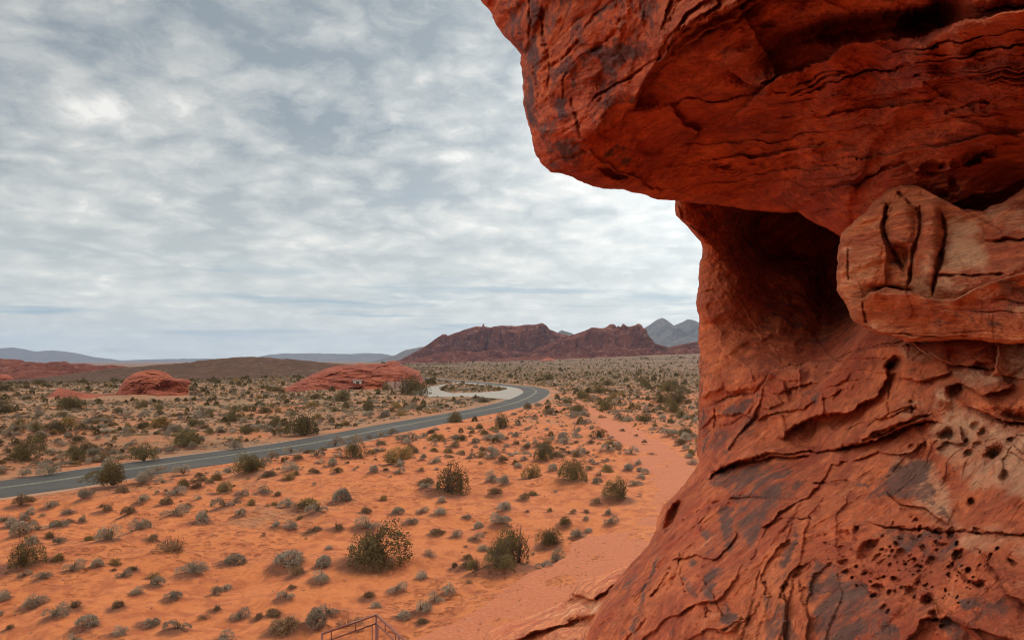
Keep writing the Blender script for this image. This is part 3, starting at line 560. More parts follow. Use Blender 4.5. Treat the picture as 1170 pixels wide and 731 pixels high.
for poly, a in (([(480, 200), (440, 130), (600, 40), (720, 20), (730, 90), (760, 200), (800, 260), (700, 200), (600, 170)], .95), ([(270, 430), (360, 380), (420, 470), (560, 560), (640, 740), (420, 760), (300, 760), (240, 560)], .75), ([(660, 300), (840, 330), (850, 440), (760, 420), (640, 380), (470, 290)], .7), ([(820, 560), (1040, 570), (1000, 680), (900, 660)], .85), ([(770, 580), (880, 690), (900, 760), (780, 760)], .8), ([(80, 560), (180, 600), (200, 760), (80, 760)], .7), ([(0, 60), (160, 20), (240, 100), (100, 260), (0, 300)], .6), ([(140, 380), (200, 300), (170, 480)], .8)):
    B.v.append((z8(poly), a))
B.v.append((zk([(190, 450), (440, 390), (400, 480), (300, 540), (200, 540)]), .85)); B.v.append((zk([(60, 640), (220, 600), (300, 620), (260, 731), (100, 731)]), .7)); B.v.append((zk([(740, 370), (830, 360), (820, 450), (770, 420)]), .7)); B.v.append((z5([(180, 180), (230, 300), (250, 600), (180, 600)]), .55))
B.v.append((z5([(320, 560), (440, 420), (400, 560), (300, 640)]), .6))
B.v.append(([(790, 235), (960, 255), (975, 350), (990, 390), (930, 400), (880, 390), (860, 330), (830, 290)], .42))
for poly, a in (([(760, 430), (900, 420), (1130, 520), (1130, 800), (860, 731), (740, 600)], .62), ([(975, 190), (1130, 180), (1130, 340), (1000, 260)], .95), ([(730, 370), (800, 345), (825, 430), (740, 440)], .9), ([(620, 205), (700, 200), (760, 240), (700, 235)], .9), ([(600, 400), (730, 400), (720, 460), (600, 460)], .5), ([(800, 290), (900, 280), (1060, 330), (860, 350)], .8)):
    B.p.append((z6(poly), a))
B.p.append((z8([(560, 0), (740, 0), (860, 260), (1130, 300), (1130, 420), (860, 380), (700, 240)]), .45))
B_out = [(765, 190), (771, 229), (772, 246), (784, 257), (792, 266), (800, 276), (801, 297), (799, 326), (796, 346), (797, 370), (797, 390), (799, 407), (796, 457), (795, 503), (800, 527), (795, 535), (783, 553), (768, 566), (757, 578), (751, 603), (739, 623), (726, 637), (707, 658), (692, 681), (678, 705), (668, 731),
         (650, 800), (610, 950), (560, 1250), (600, 1850), (1200, 2100), (2400, 2000), (2500, 600), (1900, 150), (1300, 150), (1000, 170)]
B_ctrl = [(775, 232, 8.4), (800, 350, 8.4), (798, 500, 7.8), (757, 578, 7.2), (720, 640, 6.5), (668, 731, 5.6), (860, 300, 9.0), (930, 300, 9.4), (940, 370, 8.4), (985, 390, 6.3), (1060, 395, 4.85), (1170, 400, 4.1), (870, 430, 7.2), (900, 480, 6.7), (1000, 450, 5.2), (880, 560, 5.4), (1000, 560, 4.2), (1000, 620, 3.7),
          (1170, 600, 2.8), (1170, 720, 2.4), (900, 731, 3.4), (800, 650, 4.9), (760, 731, 4.6), (1100, 500, 4.0), (1100, 300, 7.0), (1200, 200, 7.5), (900, 210, 9.5), (600, 1200, 6.0), (900, 1600, 5.2), (1600, 1600, 4.5), (900, 1000, 3.8), (1400, 1000, 2.6), (1700, 500, 3.0), (2300, 1000, 3.5)]
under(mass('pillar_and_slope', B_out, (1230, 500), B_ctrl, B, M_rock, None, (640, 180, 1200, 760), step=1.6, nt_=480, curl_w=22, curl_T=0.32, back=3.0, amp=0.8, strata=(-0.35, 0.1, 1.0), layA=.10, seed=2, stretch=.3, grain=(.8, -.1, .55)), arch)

# --- the projecting block under the overhang
K = Feat(1.5)
for L_, w, d in (([(555, 180), (550, 260), (570, 350), (610, 420), (630, 450)], 2.4, .16), ([(695, 180), (685, 300), (660, 380), (652, 470), (640, 510)], 2.6, .20), ([(600, 130), (650, 180), (690, 212)], 1.8, .1), ([(775, 215), (792, 300), (765, 400), (748, 480), (740, 540)], 3.0, .22),
                 ([(750, 457), (860, 458), (920, 462), (1030, 455)], 1.6, .12), ([(950, 335), (1020, 322), (1130, 322)], 2.2, .16), ([(410, 350), (408, 480)], 1.3, .07), ([(385, 556), (470, 560)], 1.2, .05), ([(470, 560), (478, 650)], 1.6, .08), ([(400, 560), (410, 620)], 1.2, .06), ([(570, 220), (575, 200), (585, 210)], 1.5, .06),
                 ([(490, 352), (520, 345), (548, 352)], .8, .025), ([(500, 385), (540, 392)], .8, .02), ([(920, 560), (1000, 556), (1100, 570)], 1.2, .05), ([(700, 690), (850, 690), (1000, 680)], 1, .04), ([(760, 590), (900, 600), (1100, 610)], 1.1, .045), ([(560, 690), (700, 700), (900, 706)], 1.4, .06)):
    K.crack(z4(L_), w, d)
K.blob(*z4([(600, 385)])[0], 10, 12, 0.1, -.17, 4); K.blob(*z4([(632, 400)])[0], 4, 14, 0, -.12); K.blob(*z4([(620, 270)])[0], 14, 26, 0, .08, 4); K.blob(*z4([(725, 330)])[0], 13, 46, -.1, .10, 4); K.ledge(z4([(555, 520), (560, 400), (540, 260), (555, 170)]), .10, 22, 2, side=1); K.blob(*z4([(850, 330)])[0], 30, 34, 0, -.10, 4)
bot = z4([(385, 545), (470, 552), (490, 530), (560, 505), (650, 528), (720, 548), (830, 556), (900, 515), (1000, 480), (1120, 450)])
K.ledge(bot, .30, 26, 2.0, side=-1); K.blob(*z4([(580, 515)])[0], 22, 4, -0.1, -.14, 4)
K.blob(*z4([(800, 620)])[0], 90, 20, -0.06, .12); K.ledge(z4([(480, 655), (530, 690), (640, 715), (720, 700), (880, 712)]), .1, 8, 2, side=1)
K.ledge(z4([(930, 250), (950, 220), (1020, 200), (1098, 170)]), .1, 14, 3, side=-1); K.ledge(z4([(940, 330), (930, 260)]), .08, 10, 2, side=-1)
for poly, a in (([(795, 225), (930, 250), (940, 330), (960, 450), (775, 450)], .75), ([(940, 200), (1130, 160), (1130, 290), (1000, 300), (960, 270)], .6), ([(670, 380), (750, 400), (740, 540), (660, 530)], .6), ([(480, 560), (560, 560), (600, 600), (560, 670), (490, 640)], .45), ([(740, 460), (900, 465), (880, 530), (740, 550)], .6), ([(600, 540), (1100, 570), (1100, 600), (700, 590)], .5), ([(380, 330), (540, 330), (540, 520), (380, 500)], .38)):
    K.p.append((z4(poly), a))
for poly in ([(740, 600), (1100, 640), (1100, 670), (700, 640)], [(800, 690), (1100, 680), (1100, 700)], [(850, 545), (920, 505), (1100, 470), (1100, 520), (930, 540)]): K.v.append((z4(poly), .45))
K_out = [(959, 266), (957, 297), (956, 332), (964, 349), (973, 367), (991, 376), (1004, 382), (1040, 389), (1070, 389), (1104, 387), (1140, 391), (1200, 395), (1500, 420), (1800, 300), (1600, 120), (1300, 130), (1200, 190), (1168, 218), (1141, 232), (1121, 240), (1098, 238), (1066, 222), (1048, 212), (1028, 211), (1010, 222), (990, 240)]
K_ctrl = [(958, 290, 4.62), (975, 360, 4.55), (1000, 250, 4.45), (1030, 215, 4.40), (1030, 300, 4.25), (1060, 330, 4.1), (1066, 230, 4.2), (1060, 385, 4.25), (1100, 380, 4.0), (1100, 300, 3.8), (1170, 350, 3.3), (1170, 230, 3.75), (1400, 300, 2.8), (1700, 300, 2.6), (1110, 245, 4.0)]
under(mass('block', K_out, (1230, 310), K_ctrl, K, M_block, None, (930, 180, 1200, 420), step=1.4, nt_=270, curl_w=7, curl_T=0.22, back=2.5, amp=0.42, strata=(0.0, 0.0, 1.0), stri=(9.0, 0.07), seed=3), arch)

# --- ledges at its foot
E = Feat()
E.ledge(Z(560, 531, 3.653)([(270, 580), (320, 545), (380, 555), (430, 560), (480, 530), (530, 480)]), .5, 14, 2, side=1); E.blob(*Z(560, 531, 3.653)([(370, 575)])[0], 22, 9, .2, -.7, 3)
E.ledge(Z(560, 531, 3.653)([(60, 740), (200, 700), (290, 670), (350, 650), (420, 640)]), .45, 12, 2, side=1); E.blob(*Z(560, 531, 3.653)([(380, 655)])[0], 18, 6, .2, -.5, 3)
E.crack(Z(560, 531, 3.653)([(150, 640), (260, 610), (340, 570)]), 2, .2)
E.p.append((Z(560, 531, 3.653)([(140, 650), (300, 600), (420, 530), (560, 560), (500, 640), (260, 640)]), .4))
E_out = [(713, 647), (690, 652), (678, 655), (664, 661), (657, 670), (650, 681), (634, 691), (615, 697), (596, 704), (575, 713), (556, 724), (530, 745), (480, 830), (470, 1000), (900, 1100), (1000, 800), (800, 640)]
E_ctrl = [(713, 645, 13.8), (655, 680, 13.0), (600, 705, 12.6), (560, 725, 12.2), (640, 731, 10.6), (700, 700, 10.2), (760, 680, 10.0), (520, 820, 11.5), (700, 900, 8.5), (900, 900, 8.0)]
under(mass('foot_ledge', E_out, (740, 800), E_ctrl, E, M_block, None, (540, 630, 760, 760), step=1.6, nt_=170, curl_w=26, curl_T=0.8, back=4, amp=1.1, seed=4), arch)

# ------------------------------------------------------------------ road, lot and path lines (plan)
def plan(L): a = np.array(L, float); g = on_ground(a[:, 0], a[:, 1]); return g[:, :2]
def smooth_line(P_, step):
    P_ = np.asarray(P_, float); P_ = np.vstack([2 * P_[0] - P_[1], P_, 2 * P_[-1] - P_[-2]]); out = []
    for i in range(1, len(P_) - 2):
        a, b, c, d = P_[i - 1:i + 3]; n = max(2, int(np.hypot(*(c - b)) / step))
        for t in np.linspace(0, 1, n, endpoint=False):
            out.append(.5 * ((2 * b) + (c - a) * t + (2 * a - 5 * b + 4 * c - d) * t * t + (-a + 3 * b - 3 * c + d) * t ** 3))
    out.append(P_[-2]); return np.array(out)
road_c = smooth_line(np.vstack([[[-55, 18], [-41, 30.5]], plan([(0, 558.5), (140, 538), (300, 515.5), (362, 506), (440, 490.5), (508, 477.5), (560, 467.8), (594, 458.5), (610, 450.5), (612, 446), (600, 442.3), (575, 440.0), (542, 436.6), (500, 433.4), (484, 431.5)])]), 1.5)
path_L = smooth_line(plan([(651, 456.5), (661, 465), (683, 484), (702, 502), (722, 520), (738, 540), (741, 562), (726, 588), (698, 606), (665, 622), (630, 642), (590, 662), (545, 687), (505, 712), (470, 740), (400, 800)]), .8)
path_R = smooth_line(plan([(664, 457.5), (684, 469), (716, 485), (750, 499), (772, 508), (790, 524), (800, 545), (830, 575), (860, 600), (880, 640), (860, 700), (760, 800), (600, 900)]), .8)
def resam(P_, n):
    d = np.concatenate([[0], np.cumsum(np.hypot(*np.diff(P_, axis=0).T))]); s = np.linspace(0, d[-1], n)
    return np.stack([np.interp(s, d, P_[:, 0]), np.interp(s, d, P_[:, 1])], -1)
pL, pR = resam(path_L, 300), resam(path_R, 300)
zl = Z(440, 400, 5.85)
lot_out = plan(zl([(125, 262), (240, 248), (350, 235), (480, 217), (600, 217), (700, 224), (800, 231), (900, 262), (935, 292), (900, 322), (860, 333), (800, 328), (600, 312), (300, 314), (160, 290)]))
lot_in = plan(zl([(360, 250), (420, 230), (520, 223), (620, 230), (740, 240), (800, 252), (815, 262), (760, 274), (620, 284), (450, 288), (370, 270)]))
path_poly = np.vstack([pL[::6], pR[::-6]])
def dist_road(x, y):
    d, _, _ = poly_dist(x, y, road_c[::4]); return d
def mask_flat(x, y):
    """1 on the path, the road and the lot"""
    m = np.zeros(x.shape); n = (np.hypot(x, y) < 330) & (y > -20)
    if n.any():
        xx, yy = x[n], y[n]
        a = 1 - sstep(4.2, 9, dist_road(xx, yy))
        b = soft_poly(xx, yy, path_poly, 1.2)
        c = soft_poly(xx, yy, lot_out, 4)
        m[n] = np.maximum(np.maximum(a, b), c)
    return m
mounds = []   # sand heaped round the plants: x, y, radius, height
def ground_z(x, y, m=None):
    x = np.asarray(x, float); y = np.asarray(y, float); r = np.hypot(x, y)
    az = np.where(y > 1, x / np.maximum(y, 1) * F + CX, np.where(x < 0, -500, 2000))
    h = np.interp(az, [0, 150, 250, 400, 460, 620, 740, 800, 1000], [-11.5, -10, -8, -3, 0, 10, 21, 25, 25])
    z = np.where(h < 0, h * sstep(230, 720, r), h * sstep(420, 2000, r) * (1 - .9 * sstep(2500, 4000, r)))
    if m is None: m = mask_flat(x, y)
    P_ = np.stack([x, y, x * 0], -1)
    u = 0.42 * fbm(P_ / 9.0, 3, 11) + 0.15 * fbm(P_ / 2.2, 4, 14, .55)
    z = z + u * (1 - m) * (1 - .75 * sstep(80, 300, r)) - 0.03 * (1 - m)
    z = z + 0.9 * fbm(P_ / 120.0, 3, 17) * sstep(330, 900, r)
    return z

# ------------------------------------------------------------------ plants: where they stand
plants = []   # px, py (base), width in photo px, kind
def put(o, s, txt):
    for it in txt.split():
        a = it.split(','); plants.append((o[0] + float(a[0]) / s, o[1] + float(a[1]) / s, float(a[2]) / s, a[3]))
put((0, 531), 3.653, "85,165,90,d 205,165,60,g 290,185,55,g 285,225,50,d 345,218,50,g 370,135,50,g 250,262,80,g 25,205,60,g 100,205,50,g 45,250,90,g 140,340,75,g 90,300,90,g 155,282,70,g 95,450,160,c 245,350,60,g 370,315,60,y 245,425,80,y 310,460,70,g 460,352,100,g 485,428,55,y 575,280,90,g 590,163,60,g 630,68,70,g 600,100,60,g 470,105,130,c 515,130,70,d 765,44,70,g 835,55,50,d 735,135,80,g 830,110,60,d 440,188,80,d 540,212,80,d 735,220,90,g 790,180,50,d 700,168,80,d 935,130,100,c 1010,138,60,g 930,190,90,g 985,175,50,g 850,245,100,g 720,375,200,w 640,452,60,y 800,440,110,g 975,385,110,g 895,505,60,g 940,472,50,g 175,502,60,g 100,492,50,g 25,563,70,g 145,585,100,g 235,642,90,g 310,605,90,d 40,670,50,d 5,612,40,g 370,685,110,g 510,708,80,g 500,595,80,d 580,533,60,g 650,495,80,g 720,545,80,g 625,645,90,g 740,678,110,g 850,603,80,w 905,574,60,d 1000,598,70,g 935,715,90,g 310,732,60,g 120,730,70,g 1080,605,60,d 955,45,60,g 1040,65,90,c 410,445,60,g 560,443,60,d")
put((280, 531), 3.653, "30,55,120,c 110,70,80,d 200,55,80,g 180,80,60,y 290,65,60,d 365,30,60,g 80,120,70,g 135,125,40,d 180,175,80,g 265,185,120,y 235,190,60,d 300,208,80,g 410,155,100,g 540,74,50,g 645,40,55,g 615,20,60,c 740,14,40,g 735,48,40,d 850,120,170,c 755,112,60,g 825,153,45,g 635,193,65,g 575,150,40,y 500,190,60,d 810,200,70,g 800,265,70,d 925,200,45,g 980,230,60,g 880,282,60,g 965,285,55,g 770,355,55,g 925,355,50,d 1000,318,50,g 1030,70,60,g 1085,88,50,g 1045,120,70,d 1065,240,80,g 1080,168,60,g 510,250,110,g 385,255,80,d 285,265,80,d 535,395,230,c 640,270,70,d 190,405,150,g 225,440,90,d 330,418,80,g 640,485,80,g 745,440,60,g 550,550,65,g 515,510,70,d 170,530,80,g 110,590,100,d 850,508,70,g 795,532,60,g 735,568,90,g 660,595,75,g 740,605,60,d 180,665,160,d 290,655,120,g 345,605,90,g 470,668,60,w 130,258,50,g 1060,415,150,c 965,428,80,c 690,238,60,g 430,640,110,w")
put((560, 531), 3.653, "15,62,50,g 65,88,60,g 30,118,50,d 120,22,40,g 170,55,90,y 265,32,60,g 350,80,110,c 140,133,60,d 185,113,60,y 445,88,45,g 455,48,30,d 545,140,140,c 600,80,50,g 630,55,40,g 650,38,40,g 495,188,45,g 505,235,55,g 310,238,65,c 250,295,110,c 370,275,70,g 400,308,50,g 410,248,40,g 275,365,80,g 225,412,65,g 110,400,200,c 40,430,130,c 45,240,90,g 60,185,60,g 450,155,60,d 400,182,40,d 345,193,40,d 250,178,40,y 575,28,45,g 495,12,35,g")
put((280, 360), 3.653, "455,533,55,g 520,523,45,g 560,550,100,d 570,508,55,g 610,503,50,g 690,528,90,g 740,508,40,g 520,583,80,d 570,575,40,d 680,558,50,g 685,573,50,d 375,548,65,g 190,582,60,g 235,574,35,g 320,578,50,d 110,608,60,g 75,645,60,g 20,628,50,g 300,613,55,g 225,632,50,d 260,593,60,d 385,577,40,d 800,533,80,y 790,573,40,y 875,518,50,g 960,533,45,g 940,608,50,g 990,578,50,d 870,558,60,d 910,583,50,d 1010,518,60,g 1060,528,60,g 1030,613,60,g 1070,640,60,d 880,445,90,c 245,502,120,c 610,645,80,y 655,608,80,y 710,592,60,d 740,638,40,g 645,663,45,g 535,697,45,g 545,617,30,d 670,330,110,c")
put((560, 340), 3.653, "45,545,80,c 655,520,75,c 775,440,100,c 765,480,70,c 650,370,60,c 205,630,80,d 215,700,70,c 270,690,80,d 415,603,45,d 360,574,50,g 425,692,35,g 645,612,40,d 610,583,30,d 560,557,40,d 470,502,35,d 505,608,50,d 675,655,50,w 815,645,40,g 830,668,40,g 845,694,45,g 815,613,60,g 805,563,60,y 155,613,50,g 105,650,50,g 30,603,50,g 70,588,30,d 115,583,40,g 145,695,45,g 575,723,40,g 620,695,50,g 630,722,40,g 590,655,50,g 320,440,60,c 250,490,55,d 390,500,50,g 520,450,45,g 240,345,60,c")
put((0, 360), 3.653, "770,550,150,c 600,610,110,c 570,550,60,y 245,465,70,c 290,450,70,y 170,555,70,d 210,670,90,g 95,675,50,g 35,585,50,d 480,560,60,d 655,660,70,g 590,720,70,g 470,720,130,c 440,640,60,g 980,560,80,g 1030,480,60,d 935,510,70,d 860,470,60,d 665,475,90,y 720,575,50,g 800,560,50,g")

# random scrub for the plain
def scatter():
    out = []
    n = 290000
    r = np.exp(rng.uniform(math.log(19), math.log(1500), n)); th = rng.uniform(-0.75, 0.66, n)
    x, y = r * np.sin(th), r * np.cos(th)
    # probability follows density (per m2); sampling density of the log-polar draw is n/(range)/r^2
    samp = n / (math.log(1500) - math.log(19)) / 1.41 / r ** 2
    px, py, d = to_px(x, y, 0 * x)
    dr, _, sg = poly_dist(x, y, road_c[::4])
    side = np.zeros(n)
    rp = np.vstack([road_c, [[60, 170], [60, -60], [-60, -60]]])
    far_side = ~in_poly(x, y, np.vstack([road_c[:int(len(road_c) * .0) + 1], road_c, [[9, 400], [400, 400], [400, -100], [-80, -100]]]))
    P_ = np.stack([x, y, 0 * x], -1)
    patch = 0.6 + 0.8 * sstep(-.5, .5, fbm(P_ / 14, 3, 23))
    dens_far = np.interp(r, [30, 100, 250, 600, 1500], [1.15, 1.0, 0.46, 0.12, 0.026])
    right = sstep(440, 620, px) * (1 - sstep(510, 545, py)) * 0.42
    dens_near = np.where(py < 545, 0.20 + right * 1.3, 0.15)
    dens_ = np.where(far_side, dens_far, dens_near) * patch
    dens_ = np.where((py < 446) & ~far_side, dens_far, dens_)
    k = rng.uniform(0, 1, n) < dens_ / samp
    bad = (dr < 5.4) | in_poly(x, y, path_poly) | (in_poly(x, y, lot_out) & ~in_poly(x, y, lot_in))
    k &= ~bad & (px > -150) & (px < 1210) 
    # keep clear of the rocks standing on the plain
    for (a, b_, c, d2) in ROCKCLEAR: k &= ~((px > a) & (px < b_) & (py > c) & (py < d2))
    x, y, px, py, d, far_side, r = x[k], y[k], px[k], py[k], d[k], far_side[k], r[k]
    s = np.exp(rng.normal(math.log(0.50), 0.45, len(x))) * np.interp(r, [20, 200, 700, 1500], [0.8, 1.15, 1.6, 2.6])
    for i in range(len(x)):
        u = random.random()
        kd = 'g' if u < .50 else 'd' if u < .72 else 'y' if u < .90 else 'w' if u < .955 else 'c'
        sc = s[i] * (1.9 if kd == 'c' else 1.0)
        out.append((px[i], py[i], sc * F / d[i], kd, x[i], y[i], sc))
    return out
ROCKCLEAR = [(56, 217, 449.5, 456.5), (322, 484, 441, 445.5)]
allp = []
for (px_, py_, w, k) in plants:
    g = on_ground(np.array(px_), np.array(py_)); d = float(to_px(g[0], g[1], 0)[2])
    allp.append((px_, py_, w, k, float(g[0]), float(g[1]), w * d / F))
traced_xy = np.array([(p[4], p[5], p[6]) for p in allp])
for p in scatter():
    if p[5] < 90:
        dd_ = np.hypot(traced_xy[:, 0] - p[4], traced_xy[:, 1] - p[5])
        if (dd_ < (traced_xy[:, 2] + p[6]) * .5).any(): continue
    allp.append(p)

# ------------------------------------------------------------------ ground
near_m = [(p[4], p[5], max(.35, p[6] * .75), min(.22, .20 * p[6])) for p in allp if p[5] < 75 and p[3] in 'gdc']
mx_ = np.array([m[0] for m in near_m]); my_ = np.array([m[1] for m in near_m])
def add_mounds(x, y, z):
    for (a, b_, R, h) in near_m:
        m = (np.abs(x - a) < 2.2 * R) & (np.abs(y - b_) < 2.2 * R)
        if m.any():
            r2 = ((x[m] - a) ** 2 + (y[m] - b_) ** 2) / R ** 2; z[m] += h * np.exp(-r2 * 1.3)
    return z
th1 = np.linspace(-43, 28, 560); th = np.radians(np.concatenate([np.linspace(-180, -45, 46), th1, np.linspace(30, 180, 51)[:-1]]))
rr = np.concatenate([[0.0, 3, 6, 9], np.exp(np.linspace(math.log(11), math.log(13600), 820))])
Rg, Tg = np.meshgrid(rr, th, indexing='ij')
gx, gy = Rg * np.sin(Tg), Rg * np.cos(Tg)
gm = mask_flat(gx, gy)
gz = ground_z(gx, gy, gm)
inn = (gy > 15) & (gy < 80)
tmpz = gz[inn]; tx, ty = gx[inn], gy[inn]
tmp0 = tmpz.copy(); tmpz = add_mounds(tx, ty, tmpz); gz[inn] = tmp0 + (tmpz - tmp0) * (1 - gm[inn])
pxg, pyg, _ = to_px(gx, np.maximum(gy, 1), gx * 0)
me = mesh_np('ground', np.stack([gx, gy, gz], -1).reshape(-1, 3), grid_faces(len(rr), len(th), wrap=True))
# what the soil is: orange blown sand near, tan gravelly soil across the road
fs = in_poly(gx, gy, np.vstack([road_c, [[9, 400], [400, 400], [400, -100], [-80, -100]]]))
Pn = np.stack([gx, gy, gx * 0], -1)
tan_ = np.where(fs, np.interp(gy, [60, 130, 260], [0.0, 0.45, 0.85]), np.interp(Rg, [40, 100, 200], [0.5, 0.72, 0.95]))
tan_ = np.maximum(tan_, .33 * sstep(-5, -17, gx) * (np.abs(gy - 44) < 10) * (gx < 0))
tan_ = np.clip(tan_ + .25 * fbm(Pn / 9, 4, 33), 0, 1)
add_attr(me, 'tan', tan_)
shade_skirt = np.zeros_like(gx); nearm = (gy > 14) & (gy < 110) & (np.abs(gx) < 60); lx, ly = gx[nearm], gy[nearm]; lt = np.zeros_like(lx)
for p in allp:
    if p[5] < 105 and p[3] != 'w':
        R0 = .62 * p[6]; cx_, cy_ = p[4] - .12 * p[6], p[5] - .10 * p[6]  # plant litter plus painted ground shade, shifted to the side away from the sun
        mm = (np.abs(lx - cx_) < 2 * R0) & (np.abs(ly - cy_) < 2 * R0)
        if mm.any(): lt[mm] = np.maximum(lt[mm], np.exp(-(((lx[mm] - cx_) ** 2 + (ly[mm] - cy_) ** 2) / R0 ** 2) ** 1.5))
shade_skirt[nearm] = lt; add_attr(me, 'litter_shade', shade_skirt)
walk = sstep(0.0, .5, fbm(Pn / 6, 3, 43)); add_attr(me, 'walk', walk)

m, t, b = new_mat('desert_soil')
P = geo_pos(t)
sand = mix_c(t, noise_n(t, P, .35, 5, .6), (0.50, 0.135, 0.038), (0.68, 0.215, 0.068))
sand = mix_c(t, ramp(t, noise_n(t, P, 1.3, 6, .65, .4), [(.46, 0), (.6, .8)]), sand, (0.38, 0.095, 0.032))
sand = mix_c(t, ramp(t, noise_n(t, P, 5, 7, .75, .4), [(.52, 0), (.7, .5)]), sand, (0.36, 0.09, 0.035))
tanc = mix_c(t, ramp(t, noise_n(t, P, .5, 6, .7, .3), [(.35, 0), (.65, 1)]), (0.24, 0.115, 0.055), (0.42, 0.175, 0.08))
tanc = mix_c(t, ramp(t, noise_n(t, P, .05, 8, .75, .3), [(.46, 0), (.6, .75)]), tanc, (0.22, 0.135, 0.07))
tanc = mix_c(t, ramp(t, noise_n(t, P, 2.2, 6, .75, .3), [(.5, 0), (.66, .6)]), tanc, (0.32, 0.21, 0.11))
far = t.nodes.new('ShaderNodeCameraData')
ta = math_n(t, 'ADD', attr(t, 'tan'), math_n(t, 'MULTIPLY', math_n(t, 'SUBTRACT', noise_n(t, P, .7, 6, .7), .5), 1.1))
c = mix_c(t, ramp(t, ta, [(.25, 0), (.75, 1)]), sand, tanc)
# far scrub-mottled plain (plants too far off to build one by one)
scr = ramp(t, noise_n(t, mapping(t, P, (1, 1, 0)), .22, 7, .8), [(.46, 0), (.54, 1)])
ln = N(t, 'ShaderNodeVectorMath', operation='LENGTH'); t.links.new(P, ln.inputs[0])
t.nodes.remove(far)
c = mix_c(t, math_n(t, 'MULTIPLY', scr, ramp(t, math_n(t, 'DIVIDE', ln.outputs['Value'], 2000.0), [(.12, 0), (.4, .85)])), c, (0.11, 0.075, 0.042))
c = mix_c(t, ramp(t, math_n(t, 'ADD', attr(t, 'litter_shade'), math_n(t, 'MULTIPLY', math_n(t, 'SUBTRACT', noise_n(t, P, 7, 6, .75), .5), .9)), [(.25, 0), (.7, .85)]), c, (0.15, 0.052, 0.026))  # brown litter and painted contact shade darken the soil under each plant
t.links.new(c, b.inputs['Base Color'])
h1 = noise_n(t, P, 5.5, 5, .6, .4)
n1 = bump(t, b, h1, .8, .09)
vo = t.nodes.new('ShaderNodeTexVoronoi'); vo.inputs['Scale'].default_value = 2.9; vo.feature = 'SMOOTH_F1'
t.links.new(mapping(t, P, (1, 1.0, .2)), vo.inputs['Vector'])
hh = math_n(t, 'MULTIPLY', ramp(t, vo.outputs['Distance'], [(.15, 0), (.42, 1)]), attr(t, 'walk'))
n2 = bump(t, b, hh, 1.0, .16, n1)
bump(t, b, noise_n(t, P, 20, 6, .75), .7, .03, n2)
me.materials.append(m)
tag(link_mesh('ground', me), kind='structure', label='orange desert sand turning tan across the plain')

# path: pebbly red wash
def strip(name, Lp, Rp, nc, z, mat, wob=0.25, kind='structure', label=None):
    n = len(Lp); u = np.linspace(0, 1, nc)
    wl = fbm(np.stack([np.arange(n) * .13, np.zeros(n), np.zeros(n)], -1), 4, 5) * wob; wr = fbm(np.stack([np.arange(n) * .13, np.ones(n) * 9, np.zeros(n)], -1), 4, 6) * wob
    d = Rp - Lp; dl = d / np.maximum(np.hypot(d[:, 0], d[:, 1]), 1e-6)[:, None]
    A_ = Lp - dl * wl[:, None]; B_ = Rp + dl * wr[:, None]
    P_ = A_[:, None] * (1 - u)[None, :, None] + B_[:, None] * u[None, :, None]
    zz_ = np.full((n, nc), z) if np.isscalar(z) else z(P_[..., 0], P_[..., 1], u)
    v = np.concatenate([P_, zz_[..., None]], -1).reshape(-1, 3)
    f = grid_faces(n, nc)
    me_ = mesh_np(name, v, f)
    me_.update()
    if me_.polygons[0].normal.z < 0: me_.flip_normals()
    o = link_mesh(name, me_, mat); tag(o, kind=kind, label=label); return o
m, t, b = new_mat('pebbly_wash'); P = geo_pos(t)
c = mix_c(t, noise_n(t, P, .8, 6, .65), (0.48, 0.135, 0.05), (0.62, 0.195, 0.076))
vo = t.nodes.new('ShaderNodeTexVoronoi'); vo.inputs['Scale'].default_value = 7.0; t.links.new(P, vo.inputs['Vector'])
c = mix_c(t, ramp(t, vo.outputs['Distance'], [(.1, .0), (.6, .5)]), c, (0.40, 0.11, 0.05))
c = mix_c(t, ramp(t, noise_n(t, P, 9, 3, .6), [(.6, 0), (.68, .6)]), c, (0.50, 0.27, 0.16))
t.links.new(c, b.inputs['Base Color'])
n1 = bump(t, b, vo.outputs['Distance'], .8, -.05); bump(t, b, noise_n(t, P, 14, 5, .7), .6, .03, n1)
strip('path', pL, pR, 60, lambda x, y, u: 0.012 + 0.02 * fbm(np.stack([x, y, 0 * x], -1) / 1.5, 3, 5) - 0.06 * ((np.abs(u - .5) * 2) ** 8)[None, :], m, .5, label='pebbly red footpath along a dry wash')

# road
def offset(Pc, d):
    tg = np.gradient(Pc, axis=0); tg /= np.hypot(tg[:, 0], tg[:, 1])[:, None]; nrm = np.stack([-tg[:, 1], tg[:, 0]], -1); return Pc + nrm * np.asarray(d)[..., None] if np.ndim(d) else Pc + nrm * d
m, t, b = new_mat('asphalt'); P = geo_pos(t)
c = mix_c(t, noise_n(t, P, .5, 6, .65), (0.052, 0.044, 0.037), (0.085, 0.072, 0.060))
c = mix_c(t, ramp(t, noise_n(t, P, .12, 5, .6), [(.5, 0), (.7, .4)]), c, (0.15, 0.12, 0.09))
t.links.new(c, b.inputs['Base Color']); b.inputs['Roughness'].default_value = .8; bump(t, b, noise_n(t, P, 30, 4, .7), .5, .01)
M_asph = m
RW = 3.25
strip('road', offset(road_c, -RW), offset(road_c, RW), 9, lambda x, y, u: 0.075 - 0.05 * ((u - .5) * 2)[None, :] ** 2 + 0 * x, M_asph, .06, label='two-lane grey asphalt road curving through the desert')
m, t, b = new_mat('road_shoulder'); P = geo_pos(t)
c = mix_c(t, noise_n(t, P, 1.5, 6, .7), (0.33, 0.17, 0.10), (0.42, 0.235, 0.14)); t.links.new(c, b.inputs['Base Color']); bump(t, b, noise_n(t, P, 9, 5, .7), .6, .04)
